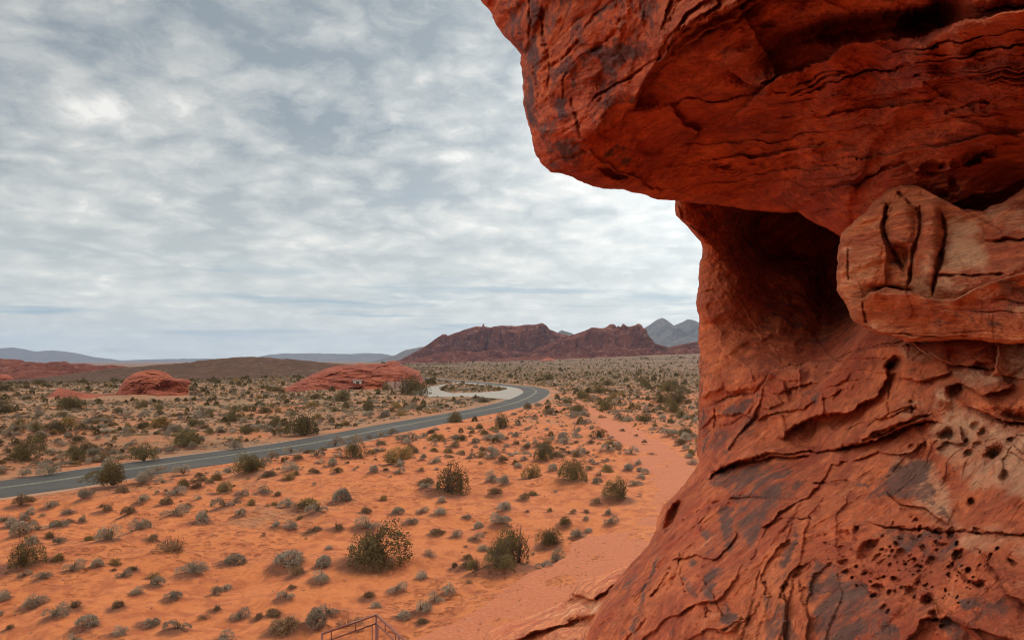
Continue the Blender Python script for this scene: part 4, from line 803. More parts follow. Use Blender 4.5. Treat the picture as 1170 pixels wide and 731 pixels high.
strip('road_verge', offset(road_c, -RW - 1.5), offset(road_c, RW + 1.5), 9, lambda x, y, u: 0.02 - 0.11 * ((np.abs(u - .5) * 2) ** 6)[None, :] + 0 * x, m, .5, label='gravel verge along the asphalt road')
m, t, b = new_mat('worn_paint'); P = geo_pos(t)
c = mix_c(t, ramp(t, noise_n(t, P, 6, 5, .7), [(.4, 0), (.6, .8)]), (0.42, 0.36, 0.22), (0.14, 0.13, 0.11)); t.links.new(c, b.inputs['Base Color'])
for d0, nm in ((-.13, 'road_centre_line'), (.13, 'road_centre_line')):
    strip(nm, offset(road_c, d0 - .06), offset(road_c, d0 + .06), 2, 0.0795, m, 0, label='worn painted line along the middle of the road')
# pale lot with its island of scrub
m, t, b = new_mat('pale_paving'); P = geo_pos(t)
c = mix_c(t, noise_n(t, P, .3, 6, .65), (0.26, 0.21, 0.165), (0.42, 0.36, 0.29)); t.links.new(c, b.inputs['Base Color'])
lo, li = resam(np.vstack([lot_out, lot_out[:1]]), 160), resam(np.vstack([lot_in, lot_in[:1]]), 160)
strip('parking_lot', lo, li, 12, 0.035, m, .3, label='pale paved parking lot around an island of scrub')

# ------------------------------------------------------------------ hills and mountains
def ridge_mesh(name, prof, D, depth_front, depth_back, base_z, mat, label, nx=500, ny=90, rough=0.25, S=1.0, seed=0, shape=1.0, cliff=0.0):
    pr = np.array(prof, float); px = np.linspace(pr[0, 0], pr[-1, 0], nx); py = np.interp(px, pr[:, 0], pr[:, 1])
    q = np.stack([px / 5, px * 0, px * 0], -1); py = py + 0.28 * fbm(q, 4, seed + 3, .6)
    top = at(px, py, np.full(nx, float(D)))      # crest line in the world
    v_ = np.concatenate([np.linspace(-1, 0, ny), np.linspace(0, 1, 24)[1:]])
    Y = np.where(v_ < 0, v_ * depth_front, v_ * depth_back)
    X = top[:, 0][None] + 0 * Y[:, None]; YY = top[:, 1][None] + Y[:, None]
    X = X * (YY / top[:, 1][None]) ** .0
    t_ = 1 - np.abs(v_)[:, None]
    Pw = np.stack([X, YY, 0 * X], -1) / S
    fc, fb = facets(Pw * 3.2 + .25 * np.stack([fbm(Pw * 5, 3, 18), fbm(Pw * 5, 3, 19), 0 * X], -1), 400 + seed); fc2, _ = facets(Pw * 8.5, 410 + seed)
    rd = ridged(Pw + 0.35 * np.stack([fbm(Pw * 1.3, 3, 8), fbm(Pw * 1.3, 3, 9), 0 * X], -1), 6, seed, .55) / 2 + .75 * fc + .3 * fc2
    e = sstep(0, 1, t_) * (1 - shape) + shape * t_
    if cliff: e = e * (1 - cliff) + cliff * np.minimum(1, e + .22 * np.tanh(3 * vnoise(np.stack([e * 5 + .3 * fbm(Pw, 3, 4), 0 * X, X / S * .3], -1), seed + 7)) * (t_ < .95))
    H = (top[:, 2] - base_z)[None]
    hgt = base_z + H * e * (1 + rough * (rd - .45) * np.minimum(1, (1 - t_) * 5)) 
    hgt = np.minimum(hgt, base_z + H * (0.42 + .58 * t_ ** .7))
    edge = np.minimum(1, np.minimum(np.arange(nx), np.arange(nx)[::-1]) / 6)[None]
    hgt = base_z + (hgt - base_z) * edge - (1 - edge) * 3 - 2.5 * (t_ <= 0)
    o = link_mesh(name, mesh_np(name, np.stack([X, YY, hgt], -1).reshape(-1, 3), grid_faces(len(v_), nx)), mat)
    tag(o, kind='structure', label=label); return o
def hill_mat(name, c1, c2, c3, sc, bd):
    m, t, b = new_mat(name); P = geo_pos(t)
    a = mix_c(t, ramp(t, noise_n(t, P, sc, 8, .68, .5), [(.35, 0), (.62, 1)]), c1, c2)
    a = mix_c(t, ramp(t, noise_n(t, mapping(t, P, (1, 1, 2.5), (.3, .2, 0)), sc * 3, 8, .75, .8), [(.52, 0), (.66, .85)]), a, c3)
    t.links.new(a, b.inputs['Base Color']); b.inputs['Roughness'].default_value = 1
    b.inputs['Specular IOR Level'].default_value = .05
    bump(t, b, noise_n(t, P, sc * 4, 9, .72, .4), 1.0, bd); return m
M_mt = hill_mat('red_mountain_rock', (0.19, 0.050, 0.030), (0.44, 0.125, 0.066), (0.78, 0.36, 0.23), .014, 60)
M_rh = hill_mat('red_hill_rock', (0.19, 0.055, 0.035), (0.42, 0.13, 0.08), (0.60, 0.27, 0.18), .04, 12)
M_gp = hill_mat('grey_mountain_rock', (0.13, 0.11, 0.10), (0.19, 0.16, 0.14), (0.24, 0.2, 0.17), .004, 20)
M_bl = hill_mat('far_mountain_rock', (0.16, 0.12, 0.10), (0.2, 0.15, 0.12), (0.24, 0.2, 0.17), .002, 40)
M_dk = hill_mat('scrubby_hill_soil', (0.13, 0.065, 0.042), (0.10, 0.055, 0.035), (0.20, 0.12, 0.07), .05, 1.5)
ridge_mesh('mountain_ridge', [(450, 416), (457, 413), (469, 406), (481, 399), (496, 388), (504, 383), (505, 381.5), (510, 381.5), (511, 383.2), (515, 382), (532, 376), (543, 373), (551, 372.8), (551.6, 369.8), (553, 369.8), (553.8, 373.2), (560, 374), (573, 371.5), (587, 372.5), (600, 371), (611, 371), (619, 368.5), (624, 371), (628, 376), (640, 381), (654, 384), (668, 390), (685, 396), (705, 402), (720, 408)],
           2250, 230, 500, 2, M_mt, 'dark red mountain with a rounded crest and a pinnacle', nx=620, ny=130, rough=1.15, S=95, seed=3, shape=.6, cliff=.75)
ridge_mesh('mountain_ridge', [(600, 404), (620, 395), (640, 386), (654, 382.5), (668, 378), (676, 374), (690, 375), (694, 373), (697, 370.5), (702, 370.5), (703.5, 373.5), (705, 373.3), (706, 371.5), (708, 373.3), (710, 372.8), (711, 369.8), (713, 370), (715, 372), (718, 373.5), (722, 372.5), (727, 371), (728, 369.8), (732, 370.2), (733, 373), (734, 376.5), (738, 382.5), (741, 388.5), (750, 393), (757, 395), (766, 397), (774, 394), (785, 392), (794, 390), (815, 389), (850, 393), (900, 390), (960, 397), (1060, 394), (1160, 402), (1260, 409)],
           2000, 190, 400, 12, M_mt, 'jagged red ridge with small towers on its crest', nx=900, ny=120, rough=1.15, S=75, seed=13, shape=.55, cliff=.75)
ridge_mesh('mountain_ridge', [(560, 411), (600, 407), (640, 402), (665, 404), (690, 400), (705, 396), (720, 399), (745, 397), (760, 402), (780, 398), (800, 400), (840, 398), (900, 402), (980, 398), (1080, 403), (1180, 400), (1280, 409)], 1800, 160, 150, 8, M_mt, 'low broken red foothills in front of the jagged ridge', nx=700, ny=80, rough=1.3, S=40, seed=23, shape=.7, cliff=.4)
ridge_mesh('mountain_ridge', [(455, 414.5), (480, 409), (500, 404), (520, 400), (545, 403), (575, 398), (600, 403), (625, 400), (650, 406), (680, 410)], 2000, 190, 150, 1, M_mt, 'broken red foothills below the rounded red mountain', nx=420, ny=80, rough=1.3, S=50, seed=33, shape=.7, cliff=.4)
ridge_mesh('mountain_peaks', [(700, 400), (720, 385), (734, 376), (743, 370.5), (750, 365.5), (757, 363), (762, 365.5), (770, 372), (779, 368), (786, 364.5), (793, 366), (801, 369), (830, 378), (880, 374), (950, 386), (1040, 382), (1150, 400)], 5200, 1300, 1200, 30, M_gp, 'twin grey peaks beyond the red ridge', nx=420, ny=90, rough=.5, S=700, seed=43)
ridge_mesh('mountain_peaks', [(630, 400), (638, 379), (642, 377), (648, 379), (652, 380), (658, 383), (670, 395)], 3600, 500, 400, 20, M_gp, 'small grey peak in the gap of the red mountains', nx=90, ny=40, rough=.4, S=300, seed=45)
ridge_mesh('mountain_peaks', [(440, 414), (447, 409.5), (455, 403.5), (465, 399.5), (480, 396.5), (500, 395), (540, 410)], 4600, 900, 700, -5, M_gp, 'grey shoulder rising behind the red mountain', nx=120, ny=50, rough=.4, S=500, seed=47)
ridge_mesh('far_range', [(-420, 405), (-250, 395), (-100, 402), (0, 399), (15, 397), (30, 400), (45, 402), (57, 400), (80, 402), (100, 406), (115, 410), (140, 413.5)], 11000, 1500, 1200, -20, M_bl, 'high blue mountain range at the left end of the horizon', nx=300, ny=40, rough=.35, S=1500, seed=53)
ridge_mesh('far_range', [(90, 414), (130, 412), (160, 411), (190, 410), (240, 409.5), (280, 410.5), (320, 412)], 12300, 900, 700, -20, M_bl, 'faintest low blue range behind the plain', nx=200, ny=30, rough=.3, S=1500, seed=57)
ridge_mesh('far_range', [(275, 412), (295, 408), (305, 405.5), (320, 404), (350, 403.5), (400, 404.3), (420, 403.4), (440, 404.2), (452, 407), (475, 411)], 11000, 1100, 800, -20, M_bl, 'flat-topped blue range behind the long red outcrop', nx=200, ny=40, rough=.3, S=1200, seed=59)
ridge_mesh('red_hills', [(-260, 416), (-150, 408), (-60, 412), (0, 409.7), (12, 410.4), (24, 410.8), (27, 414), (41, 416.5), (51, 415), (60, 413), (70, 413.5), (73, 412.3), (76, 413), (78, 415), (88, 416), (98, 415), (111, 418), (127, 416.5), (141, 419), (150, 422), (170, 426)], 760, 120, 100, -12, M_rh, 'low dusky red hills at the left edge of the plain', nx=420, ny=80, rough=.7, S=32, seed=63, shape=.6, cliff=.5)
ridge_mesh('dark_hill', [(95, 428), (120, 425), (145, 420), (180, 416.5), (220, 414), (240, 411), (262, 408.5), (280, 407.5), (305, 408), (322, 410), (328, 409.5), (340, 411), (365, 413.5), (400, 416.5), (450, 419), (500, 422)], 620, 190, 120, -9, M_dk, 'low dark scrub-covered hill on the skyline', nx=400, ny=60, rough=.25, S=30, seed=73, shape=.9)

# ------------------------------------------------------------------ rocks standing on the plain
def lone_rock(name, outline, centre, ctrl, label, feat=None, **kw):
    o = mass(name, outline, centre, ctrl, feat, M_far_rock, None, (0, 300, 700, 500), **kw)
    tag(o, label, 'rock'); return o
f_ = Feat(); zr = Z(0, 360, 3.653)
f_.ledge(zr([(640, 300), (680, 280), (740, 272), (795, 270)]), .9, 6, 1, side=1); f_.blob(*zr([(690, 310)])[0], 8, 5, 0, -1.6); f_.ledge(zr([(560, 250), (640, 245), (690, 262), (730, 262)]), .6, 5, 1, side=-1)
f_.crack(zr([(500, 320), (560, 290), (640, 300)]), 1, .5)
lone_rock('boulder', zr([(488, 332), (500, 300), (520, 268), (545, 248), (570, 236), (605, 229), (640, 226), (690, 235), (712, 250), (728, 263), (760, 266), (793, 269), (797, 280), (784, 300), (790, 315), (784, 336), (790, 365), (620, 375), (490, 365)]), (175, 446),
          [(135, 452, 158), (175, 452, 156), (216, 450, 160), (175, 440, 158), (175, 423, 166), (175, 465, 157)], 'big rounded red boulder standing alone on the scrub plain', f_, step=.35, nt_=90, curl_w=9, curl_T=4, back=8, amp=1.7, stri=(6, .015), S=.13, edge_amp=.35, seed=11)
lone_rock('flat_rock', zr([(190, 352), (215, 325), (245, 303), (275, 308), (330, 320), (400, 330), (450, 328), (520, 324), (582, 324), (600, 345), (560, 378), (400, 390), (230, 385), (180, 370)]), (105, 458),
          [(60, 456, 145), (105, 457, 141), (159, 454, 150), (80, 444, 160), (150, 449, 166), (105, 468, 142)], 'low flat orange rock slab beside the big rounded boulder', None, step=.35, nt_=50, curl_w=6, curl_T=3.5, back=5, amp=.6, S=.15, edge_amp=.25, seed=12)
f_ = Feat(); zr = Z(280, 360, 3.653)
f_.ledge(zr([(330, 240), (450, 225), (540, 225), (600, 215), (640, 220)]), .9, 6, 1, side=1); f_.ledge(zr([(520, 300), (530, 260), (560, 230), (640, 225), (720, 245)]), 1.4, 9, 1.2, side=-1); f_.blob(*zr([(620, 255)])[0], 12, 5, .3, .9)
f_.crack(zr([(200, 300), (330, 265), (480, 250)]), 1, .6); f_.crack(zr([(300, 290), (400, 262)]), 1, .5); f_.blob(*zr([(700, 262)])[0], 6, 3, 0, -1.5)
lone_rock('outcrop', zr([(140, 318), (190, 292), (250, 262), (330, 226), (365, 214), (400, 209), (455, 207), (480, 199), (500, 204), (560, 201), (590, 203), (596, 192), (625, 190), (645, 196), (650, 206), (700, 222), (728, 236), (738, 258), (750, 280), (765, 320), (620, 345), (450, 350), (250, 350), (120, 340)]), (415, 441),
          [(325, 448, 178), (400, 444, 193), (480, 444, 196), (415, 434, 200), (440, 416, 216), (370, 424, 205), (415, 458, 190)], 'long low red sandstone outcrop in front of the mountains', f_, step=.4, nt_=110, curl_w=11, curl_T=7, back=14, amp=1.6, stri=(6, .015), S=.11, edge_amp=.3, seed=14)
lone_rock('small_rock', [(617, 414), (619, 411), (626, 408.5), (633, 410), (637, 414), (630, 415.5), (622, 415.5)], (627, 412.5), [(617, 414, 1400), (637, 414, 1400), (627, 409, 1410)], 'small pale red rock knob at the foot of the mountains', None, step=.4, nt_=30, curl_w=4, curl_T=9, back=15, amp=.7, S=.03, edge_amp=.1, seed=15)
lone_rock('small_rock', [(-12, 437), (-6, 430), (2, 427), (9, 428), (15, 432), (17, 436), (4, 438)], (3, 433), [(-10, 436, 560), (17, 435, 560), (3, 429, 565)], 'orange rock knob at the foot of the dusky hills', None, step=.4, nt_=30, curl_w=4, curl_T=6, back=9, amp=.8, S=.06, edge_amp=.2, seed=16)

# ------------------------------------------------------------------ plants
def plant_mat(name, c1, c2, var):
    m, t, b = new_mat(name)
    oi = t.nodes.new('ShaderNodeObjectInfo'); P = geo_pos(t)
    c = mix_c(t, noise_n(t, P, 3.5, 3, .6), c1, c2)
    hv = t.nodes.new('ShaderNodeHueSaturation'); t.links.new(c, hv.inputs['Color'])
    t.links.new(math_n(t, 'ADD', math_n(t, 'MULTIPLY', oi.outputs['Random'], var), 1 - var / 2), hv.inputs['Value'])
    t.links.new(hv.outputs[0], b.inputs['Base Color']); return m
MP = {'g': plant_mat('grey_twigs', (0.20, 0.14, 0.085), (0.44, 0.34, 0.235), .6), 'd': plant_mat('brown_twigs', (0.17, 0.095, 0.045), (0.28, 0.17, 0.085), .5),
      'y': plant_mat('straw_twigs', (0.25, 0.145, 0.045), (0.36, 0.22, 0.085), .4), 'c': plant_mat('olive_leaves', (0.105, 0.072, 0.026), (0.20, 0.135, 0.048), .5), 'w': plant_mat('dry_brush', (0.30, 0.16, 0.08), (0.24, 0.15, 0.08), .3)}
M_stem = plant_mat('woody_stems', (0.09, 0.05, 0.03), (0.15, 0.09, 0.055), .2)
def blades(n, ht, seed, leaf, inner=.25, wid=.02, flop=0.0, fill=1.0, lobes=7, spread=1.0):
    """many narrow blades round a lumpy dome one unit wide: n triangles pairs"""
    g = np.random.default_rng(seed)
    lc = g.normal(size=(lobes, 3)); lc[:, 2] = np.abs(lc[:, 2]) * .9; lc /= np.linalg.norm(lc, axis=1)[:, None]; ls = g.uniform(.72, 1.1, lobes)
    d = g.normal(size=(n, 3)); d[:, 2] = np.abs(d[:, 2]) * .95 + .02; d /= np.linalg.norm(d, axis=1)[:, None]
    dot = d @ lc.T; k = dot.argmax(1); rad = ls[k] * (0.72 + .28 * sstep(.55, 1, dot.max(1)))
    if fill < 1: keep = g.uniform(size=n) < fill + (1 - fill) * sstep(.75, .97, dot.max(1)); d, rad = d[keep], rad[keep]; n = len(d)
    rad = rad * g.uniform(.62, 1.0, n) ** .6
    sc = np.array([.5 * spread, .5 * spread, ht])
    tip = d * rad[:, None] * sc
    ax = d + g.normal(size=(n, 3)) * (.45 + flop); ax[:, 2] = np.abs(ax[:, 2]); ax /= np.linalg.norm(ax, axis=1)[:, None]
    base = tip - ax * leaf * g.uniform(.6, 1.2, n)[:, None]; base[:, 2] = np.maximum(base[:, 2], -.02)
    sd_ = np.cross(ax, g.normal(size=(n, 3))); sd_ /= np.linalg.norm(sd_, axis=1)[:, None]; sd_ *= wid * g.uniform(.6, 1.3, n)[:, None]
    mid = base * .35 + tip * .65
    v = np.stack([base, mid + sd_, tip, mid - sd_], 1).reshape(-1, 3)
    f = (np.arange(n) * 4)[:, None] + np.array([0, 1, 2, 3]); return v, f
def stems(n, ht, seed, wid=.012, spread=1.0):
    g = np.random.default_rng(seed); V_, F_ = [], []
    for i in range(n):
        a = g.uniform(0, 2 * math.pi); el = g.uniform(.35, 1.35); L = g.uniform(.6, .98)
        p0 = np.array([math.cos(a) * .03, math.sin(a) * .03, -.05]); tip = np.array([math.cos(a) * math.cos(el) * .5 * spread * L, math.sin(a) * math.cos(el) * .5 * spread * L, math.sin(el) * ht * L])
        m_ = (p0 + tip) / 2 + np.array([0, 0, .05]) + g.normal(size=3) * .02
        for q, (P_, w) in enumerate(((p0, wid), (m_, wid * .7), (tip, wid * .3))):
            for j in range(3): V_.append(P_ + w * np.array([math.cos(j * 2.094), math.sin(j * 2.094), 0]))
        b_ = i * 9
        for q in range(2):
            for j in range(3): F_.append([b_ + q * 3 + j, b_ + q * 3 + (j + 1) % 3, b_ + q * 3 + 3 + (j + 1) % 3, b_ + q * 3 + 3 + j])
    return np.array(V_), np.array(F_)
KIND = {'g': ('cushion_shrub', 'grey cushion shrub', 'shrub'), 'd': ('brown_shrub', 'brown twiggy shrub', 'shrub'), 'y': ('straw_shrub', 'straw-yellow shrub', 'shrub'), 'c': ('creosote_bush', 'dark olive bush', 'bush'), 'w': ('dry_brush', 'wispy leafless brush', 'brush')}
HT = {'g': .52, 'd': .42, 'y': .62, 'c': .78, 'w': .5}
def variant(k, i, lod=0):
    s = 1000 * 'gdycw'.index(k) + i * 17
    if lod == 0:
        if k == 'g': return blades(1300, HT[k] * (.85 + .12 * (i % 3)), s, .13, wid=.009, lobes=6 + (i % 5) * 2, fill=.55, flop=.15)
        if k == 'd': return blades(900, HT[k], s, .19, wid=.009, lobes=9, fill=.35, flop=.2)
        if k == 'y': return blades(900, HT[k], s, .22, wid=.011, lobes=10, fill=.6)
        if k == 'c': return blades(2600, HT[k] * (.85 + .06 * (i % 5)), s, .06, wid=.0125, lobes=18 + i % 5, fill=.06, flop=.6)
        return blades(420, HT[k], s, .32, wid=.006, lobes=9, fill=.6)
    n = {1: 110, 2: 26, 3: 9}[lod]; sc = {1: (.2, .05), 2: (.32, .10), 3: (.5, .2)}[lod]
    return blades(n if k != 'c' else n * 2, HT[k], s, sc[0], wid=sc[1] * (.35 if k == 'w' else .8), lobes=6)
def clump(k, i):
    g = np.random.default_rng(99 + i + 50 * 'gdycw'.index(k)); V_, F_, o_ = [], [], 0
    n = {'g': (1, 3, 2, 4, 5), 'd': (2, 4, 3, 5, 3), 'y': (1, 2, 3, 2, 2), 'c': (3, 5, 4, 6, 4), 'w': (2, 3, 3, 2, 2)}[k][i]
    for q in range(n):
        v, f = variant(k, i + 7 * q); v = v.copy(); keep = max(.45, 1.4 / n)
        f = f[:int(len(f) * keep)]
        sc = 1.0 if n == 1 else g.uniform(.5, .8) if k == 'c' else g.uniform(.42, .75); a = g.uniform(0, 6.28); rr_ = 0 if n == 1 else g.uniform(.08, .38 if k == 'c' else .30)
        v = v * sc * np.array([1, 1, g.uniform(.8, 1.35)]); v[:, 0] += rr_ * math.cos(a); v[:, 1] += rr_ * math.sin(a)
        V_.append(v); F_.append(f + o_); o_ += len(v)
    return np.concatenate(V_), np.concatenate(F_)
protos = {}
for k in 'gdycw':
    for i in range(5 if k in 'gc' else 4):
        v, f = clump(k, i); me_ = mesh_np(KIND[k][0], v, f, smooth=False); me_.materials.append(MP[k])
        sv, sf = stems(30 if k == 'c' else 18, HT[k] * .8, 31 + i, wid=.012 if k != 'w' else .006, spread=.8)
        ms = mesh_np('stems', sv, sf); ms.materials.append(M_stem)
        protos[(k, i)] = (me_, ms)
MAX = {'g': 300, 'd': 170, 'y': 120, 'c': 110, 'w': 50}
# largest in the photo first
def seen(p):
    x_lim = np.interp(p[1], [0, 228, 276, 503, 553, 603, 658, 731], [800, 771, 800, 795, 783, 751, 707, 668])
    return -8 < p[0] < x_lim + 6 and p[1] < 745 and p[2] > 2
order = sorted(range(len(allp)), key=lambda i: -allp[i][2]); cnt = {k: 0 for k in MAX}; indiv, rest = [], []
for i in order:
    p = allp[i]
    if seen(p) and p[2] > 4.0 and cnt[p[3]] < MAX[p[3]]: cnt[p[3]] += 1; indiv.append(p)
    else: rest.append(p)
def zat(xs, ys):
    xs = np.asarray(xs, float); ys = np.asarray(ys, float); z = ground_z(xs, ys); m = ys < 80
    if m.any(): zz_ = z[m]; zz_ = add_mounds(xs[m], ys[m], zz_); z[m] = zz_
    return z
zi = zat([p[4] for p in indiv], [p[5] for p in indiv])
used = set()
GR = {'g': 'grey cushion shrubs dotted over the sand', 'd': 'brown twiggy shrubs dotted over the sand', 'y': 'straw-yellow shrubs dotted over the sand', 'c': 'dark olive bushes scattered over the desert', 'w': 'wispy leafless brush on the sand'}
def where(p):
    x, y = p[4], p[5]
    xa, ya = np.array([x]), np.array([y])
    dr = float(dist_road(xa, ya)[0])
    south = bool(in_poly(xa, ya, np.vstack([road_c, [[9, 400], [400, 400], [400, -100], [-80, -100]]]))[0])
    dp = float(poly_dist(xa, ya, list(pL[::6]))[0][0])
    if dr < 8: return "on the road's near edge" if south else "on the road's far edge"
    if dp < 3: return 'beside the red path'
    return 'on orange sand' if south else 'on the far plain'
for n_, p in enumerate(indiv):
    k = p[3]; i = random.randrange(5 if k in 'gc' else 4); me_, ms = protos[(k, i)]
    nm, word, cat = KIND[k]
    big_p = p[2] > 12
    size = 'large' if p[2] > 28 else 'small' if p[2] < 9 else 'middling'
    if big_p:
        o = bpy.data.objects.new(nm, None); o.empty_display_size = .2; C.objects.link(o)
        for nm2, mm in (('foliage', me_), ('stems', ms)):
            ch = bpy.data.objects.new(nm2, mm); C.objects.link(ch); ch.parent = o
    else:
        o = bpy.data.objects.new(nm, me_); C.objects.link(o)
    s = p[6] * random.uniform(1.05, 1.25); o.location = (p[4], p[5], float(zi[n_]) - .02 * s)
    asp = random.uniform(.78, 1.28); o.scale = (s * asp, s / asp, s * random.uniform(.75, 1.35)); o.rotation_euler = (random.uniform(-.12, .12), random.uniform(-.12, .12), random.uniform(0, 6.28))
    X_, Y_ = p[0] / W0 * 100, p[1] / H0 * 100
    for dec in (0, 1, 2):
        lb = f"{size} {word} {where(p)}, {X_:.{dec}f}% across, {Y_:.{dec}f}% down" + (' the photo' if dec == 0 else '')
        if lb not in used: break
    used.add(lb); tag(o, lb, cat, GR[k])
# everything smaller and farther: one mass of ground cover
rz = zat([p[4] for p in rest], [p[5] for p in rest])
cache = {}
VV, FF, MI = [], [], []; off = 0; KI = 'gdycw'
for p, z_ in zip(rest, rz):
    lod = 1 if p[2] > 6 else 2 if p[2] > 3 else 3
    key = (p[3], random.randrange(4), lod)
    if key not in cache: cache[key] = variant(*key)
    v, f = cache[key]; a = random.uniform(0, 6.28); ca, sa = math.cos(a), math.sin(a); s = p[6]
    R_ = np.array([[ca, -sa, 0], [sa, ca, 0], [0, 0, 1.0]]) * s
    VV.append(v @ R_.T + np.array([p[4], p[5], z_])); FF.append(f + off); MI.append(np.full(len(f), KI.index(p[3]), np.int32)); off += len(v)
me_ = mesh_np('desert_scrub', np.concatenate(VV), np.concatenate(FF), smooth=False)
for k in KI: me_.materials.append(MP[k])
me_.polygons.foreach_set('material_index', np.concatenate(MI)); me_.update()
tag(link_mesh('desert_scrub', me_), 'low grey-green desert scrub covering the plain', None, None, 'stuff')
# stones and litter on the sand
st_v, st_f = [], []; off = 0
base_ico = np.array([(0, 0, .5), (.5, 0, 0), (.15, .48, 0), (-.4, .3, 0), (-.4, -.3, 0), (.15, -.48, 0), (0, 0, -.3)]); bf = np.array([(0, 1, 2), (0, 2, 3), (0, 3, 4), (0, 4, 5), (0, 5, 1), (6, 2, 1), (6, 3, 2), (6, 4, 3), (6, 5, 4), (6, 1, 5)])
ns = 5200
sy = rng.uniform(17, 60, ns) ; sxp = rng.uniform(-30, 820, ns); sxw = (sxp - CX) / F * sy
szz = zat(sxw, sy); pm = in_poly(sxw, sy, path_poly)
for a, b_, c_, ip in zip(sxw, sy, szz, pm):
    if not ip and random.random() < .72: continue
    s = random.uniform(.03, .09) * (1.0 if ip else 1.2); an = random.uniform(0, 6.28); ca, sa = math.cos(an), math.sin(an)
    v = base_ico * np.array([s, s * random.uniform(.6, 1), s * random.uniform(.4, .8)]) * (1 + .25 * rng.normal(size=(7, 1)))
    v = v @ np.array([[ca, -sa, 0], [sa, ca, 0], [0, 0, 1]]).T + np.array([a, b_, (max(c_, .01) if ip else c_) + .01])
    st_v.append(v); st_f.append(bf + off); off += 7
me_ = mesh_np('pebbles', np.concatenate(st_v), np.concatenate(st_f), smooth=False)
m, t, b = new_mat('pebble_stone'); oi = geo_pos(t)
t.links.new(mix_c(t, noise_n(t, oi, 4, 3, .6), (0.28, 0.08, 0.045), (0.45, 0.22, 0.13)), b.inputs['Base Color'])
tag(link_mesh('pebbles', me_, m), 'small red stones strewn over path and sand', None, None, 'stuff')

# ------------------------------------------------------------------ small buildings by the outcrop
def box(cx, cy, cz, sx_, sy_, sz_, rot=0, bev=0.0):
    v = np.array([(x, y, z) for z in (-.5, .5) for y in (-.5, .5) for x in (-.5, .5)]) * np.array([sx_, sy_, sz_])
    ca, sa = math.cos(rot), math.sin(rot)
    v = v @ np.array([[ca, -sa, 0], [sa, ca, 0], [0, 0, 1]]).T + np.array([cx, cy, cz])
    f = np.array([(0, 2, 3, 1), (4, 5, 7, 6), (0, 1, 5, 4), (2, 6, 7, 3), (0, 4, 6, 2), (1, 3, 7, 5)]); return v, f
def boxes(name, lst, mat, parent=None):
    V_, F_, o_ = [], [], 0
    for a in lst:
        v, f = box(*a); V_.append(v); F_.append(f + o_); o_ += 8
    return link_mesh(name, mesh_np(name, np.concatenate(V_), np.concatenate(F_), smooth=False), mat, parent)
def simple_mat(name, c1, c2, sc=2.0, rough=.8, metal=0.0):
    m, t, b = new_mat(name); t.links.new(mix_c(t, noise_n(t, geo_pos(t), sc, 6, .65), c1, c2), b.inputs['Base Color'])
    b.inputs['Roughness'].default_value = rough; b.inputs['Metallic'].default_value = metal; return m
M_wall = simple_mat('pinkish_block_wall', (0.34, 0.19, 0.13), (0.42, 0.25, 0.18)); M_dkm = simple_mat('dark_painted_steel', (0.045, 0.035, 0.032), (0.08, 0.06, 0.05)); M_hut = simple_mat('pale_render', (0.42, 0.33, 0.26), (0.5, 0.4, 0.32))
g = on_ground(np.array(408.5), np.array(443.5)); hut = empty('hut', (float(g[0]), float(g[1]), 0.0)); tag(hut, 'tiny pale hut at the foot of the long red outcrop', 'hut')
boxes('wall', [(0, 0, 1.1, 2.1, 2.1, 2.2)], M_hut, hut); boxes('roof', [(0, 0, 2.3, 2.5, 2.5, .18)], M_wall, hut); boxes('door', [(.25, -1.07, .95, .8, .06, 1.8)], M_dkm, hut)
g = on_ground(np.array(456.0), np.array(444.0)); sw = empty('screen_wall', (float(g[0]), float(g[1]), 0.0)); tag(sw, 'low pinkish wall with posts left of the dark shelter', 'wall')
boxes('wall_panel', [(0, 0, .95, 6.6, .25, 1.9)], M_wall, sw)
for q in range(4): boxes('post', [(-3.3 + q * 2.2, -.05, 1.15, .16, .42, 2.3)], M_dkm, sw)
g = on_ground(np.array(470.0), np.array(445.5)); sh = empty('picnic_shelter', (float(g[0]), float(g[1]), 0.0)); tag(sh, 'dark picnic shelter at the edge of the pale parking lot', 'shelter')
boxes('shelter_roof', [(0, 0, 2.3, 3.9, 3.0, .16), (0, 0, 2.42, 2.9, 2.0, .1)], M_dkm, sh)
for q, (a, b_) in enumerate(((-1.7, -1.2), (1.7, -1.2), (-1.7, 1.2), (1.7, 1.2))): boxes('post', [(a, b_, 1.12, .14, .14, 2.24)], M_dkm, sh)
boxes('side_panel', [(0, 1.27, .9, 3.3, .08, 1.8)], M_dkm, sh); boxes('picnic_table', [(0, 0, .76, 1.9, .7, .06), (0, .6, .45, 1.9, .26, .05), (0, -.6, .45, 1.9, .26, .05), (-.7, 0, .38, .08, 1.2, .70), (.7, 0, .38, .08, 1.2, .70)], M_wall, sh)

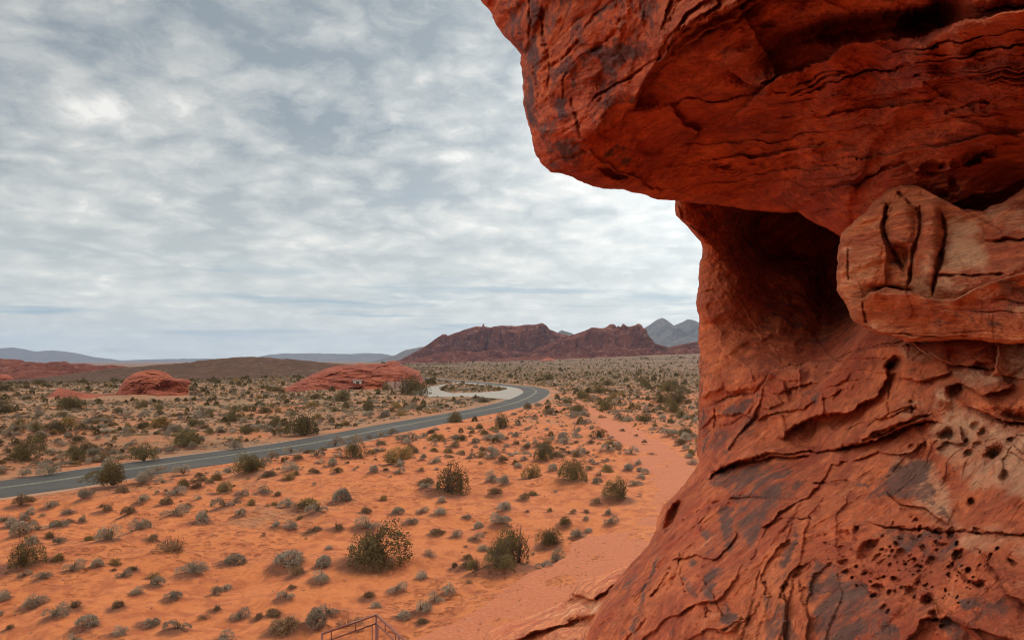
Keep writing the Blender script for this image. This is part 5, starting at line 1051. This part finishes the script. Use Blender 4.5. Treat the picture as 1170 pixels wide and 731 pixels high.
# ------------------------------------------------------------------ stair landing with its handrail
M_rail = simple_mat('red_brown_paint', (0.20, 0.065, 0.045), (0.27, 0.10, 0.07), 8, .45)
c0 = at(430, 702, 14.0); l1 = at(368, 724, 13.03); r1 = at(462, 731.3, 12.72)
for q in (l1, r1): q[2] = c0[2]
deck_z = c0[2] - 1.07
land = empty('handrail', (float(c0[0]), float(c0[1]), 0.0)); tag(land, 'rusty red metal handrail of a stair landing at the bottom edge', 'handrail')
O = np.array([c0[0], c0[1], 0.0])
def tube(name, pts, r, mat, parent, n=10):
    V_, F_ = [], []; pts = [np.array(p, float) for p in pts]
    for i, p in enumerate(pts):
        d = pts[min(i + 1, len(pts) - 1)] - pts[max(i - 1, 0)]; d /= np.linalg.norm(d)
        a = np.cross(d, [0, 0, 1.0]) if abs(d[2]) < .9 else np.cross(d, [1.0, 0, 0]); a /= np.linalg.norm(a); b_ = np.cross(d, a)
        for j in range(n): V_.append(p + r * (a * math.cos(j * 2 * math.pi / n) + b_ * math.sin(j * 2 * math.pi / n)))
    k = len(pts)
    F4 = [[i * n + j, i * n + (j + 1) % n, (i + 1) * n + (j + 1) % n, (i + 1) * n + j] for i in range(k - 1) for j in range(n)]
    V_ += [pts[0], pts[-1]]; F3 = [[len(V_) - 2, (j + 1) % n, j] for j in range(n)] + [[len(V_) - 1, (k - 1) * n + j, (k - 1) * n + (j + 1) % n] for j in range(n)]
    return link_mesh(name, mesh_np(name, np.array(V_), [np.array(F4), np.array(F3)]), mat, parent)
cc = c0 - O; ll = l1 - O; lr = r1 - O; ld = ll / np.linalg.norm(ll * [1, 1, 0]); ld[2] = 0; rd_ = lr.copy(); rd_[2] = 0; rd_ /= np.linalg.norm(rd_)
L1 = cc + ld * np.linalg.norm((ll - cc) * [1, 1, 0]); L1[2] = cc[2]
ldir = (ll - cc); ldir[2] = 0; ldir /= np.linalg.norm(ldir); rdir = (lr - cc); rdir[2] = 0; rdir /= np.linalg.norm(rdir)
lw = np.linalg.norm(((ll - cc) * [1, 1, 0])); 
Lp_ = cc + ldir * lw; Rp_ = cc + rdir * 2.4
tube('top_rail', [Lp_, cc], .021, M_rail, land); tube('top_rail', [cc + rdir * .002, Rp_], .021, M_rail, land)
dz = np.array([0, 0, -.16]); tube('lower_rail', [Lp_ + dz, cc + dz], .013, M_rail, land); tube('lower_rail', [cc + dz + rdir * .03, Rp_ + dz], .013, M_rail, land)
for P_ in (Lp_, cc, cc + rdir * 1.2, Rp_): tube('post', [[P_[0], P_[1], .0], [P_[0], P_[1], P_[2] - .004]], .021, M_rail, land)
for dr_, ln_, side_ in ((ldir, lw, 0), (rdir, 2.4, 1)):
    for q in ((.10,) if side_ == 0 else (.05, .11)) + ((1.31,) if side_ else ()):
        P_ = cc + dr_ * q; tube('baluster', [[P_[0], P_[1], deck_z], [P_[0], P_[1], P_[2] - .16]], .010, M_rail, land, 6)
    for q in np.arange(.5, ln_ - .1, .55):
        P_ = cc + dr_ * q; tube('rail_stub', [[P_[0], P_[1], P_[2] - .16], [P_[0], P_[1], P_[2]]], .010, M_rail, land, 6)
dk = [cc, Lp_, Lp_ + rdir * 2.4, Rp_]; V_ = np.array([[p[0], p[1], deck_z] for p in dk] + [[p[0], p[1], deck_z - .06] for p in dk])
link_mesh('deck', mesh_np('deck', V_, np.array([(0, 1, 2, 3), (7, 6, 5, 4), (0, 4, 5, 1), (1, 5, 6, 2), (2, 6, 7, 3), (3, 7, 4, 0)]), False), M_rail, land)
P_ = Lp_ + rdir * 2.4; tube('post', [[P_[0], P_[1], 0], [P_[0], P_[1], deck_z]], .021, M_rail, land)

# ------------------------------------------------------------------ the air
v, f = box(0, 0, 0, 29000, 29000, 1.0)
v[:, 2] = np.where(v[:, 2] < 0, -60, 480)
hz = link_mesh('haze', mesh_np('haze', v, f, False)); tag(hz, 'thin bluish desert haze', None, None, 'stuff')
m = bpy.data.materials.new('desert_air'); m.use_nodes = True; t = m.node_tree; t.nodes.clear()
pv = t.nodes.new('ShaderNodeVolumePrincipled'); pv.inputs['Color'].default_value = (0.55, 0.72, 0.98, 1); pv.inputs['Density'].default_value = 4.5e-5
pv.inputs['Anisotropy'].default_value = 0.2
ou = t.nodes.new('ShaderNodeOutputMaterial'); t.links.new(pv.outputs[0], ou.inputs['Volume']); hz.data.materials.append(m)
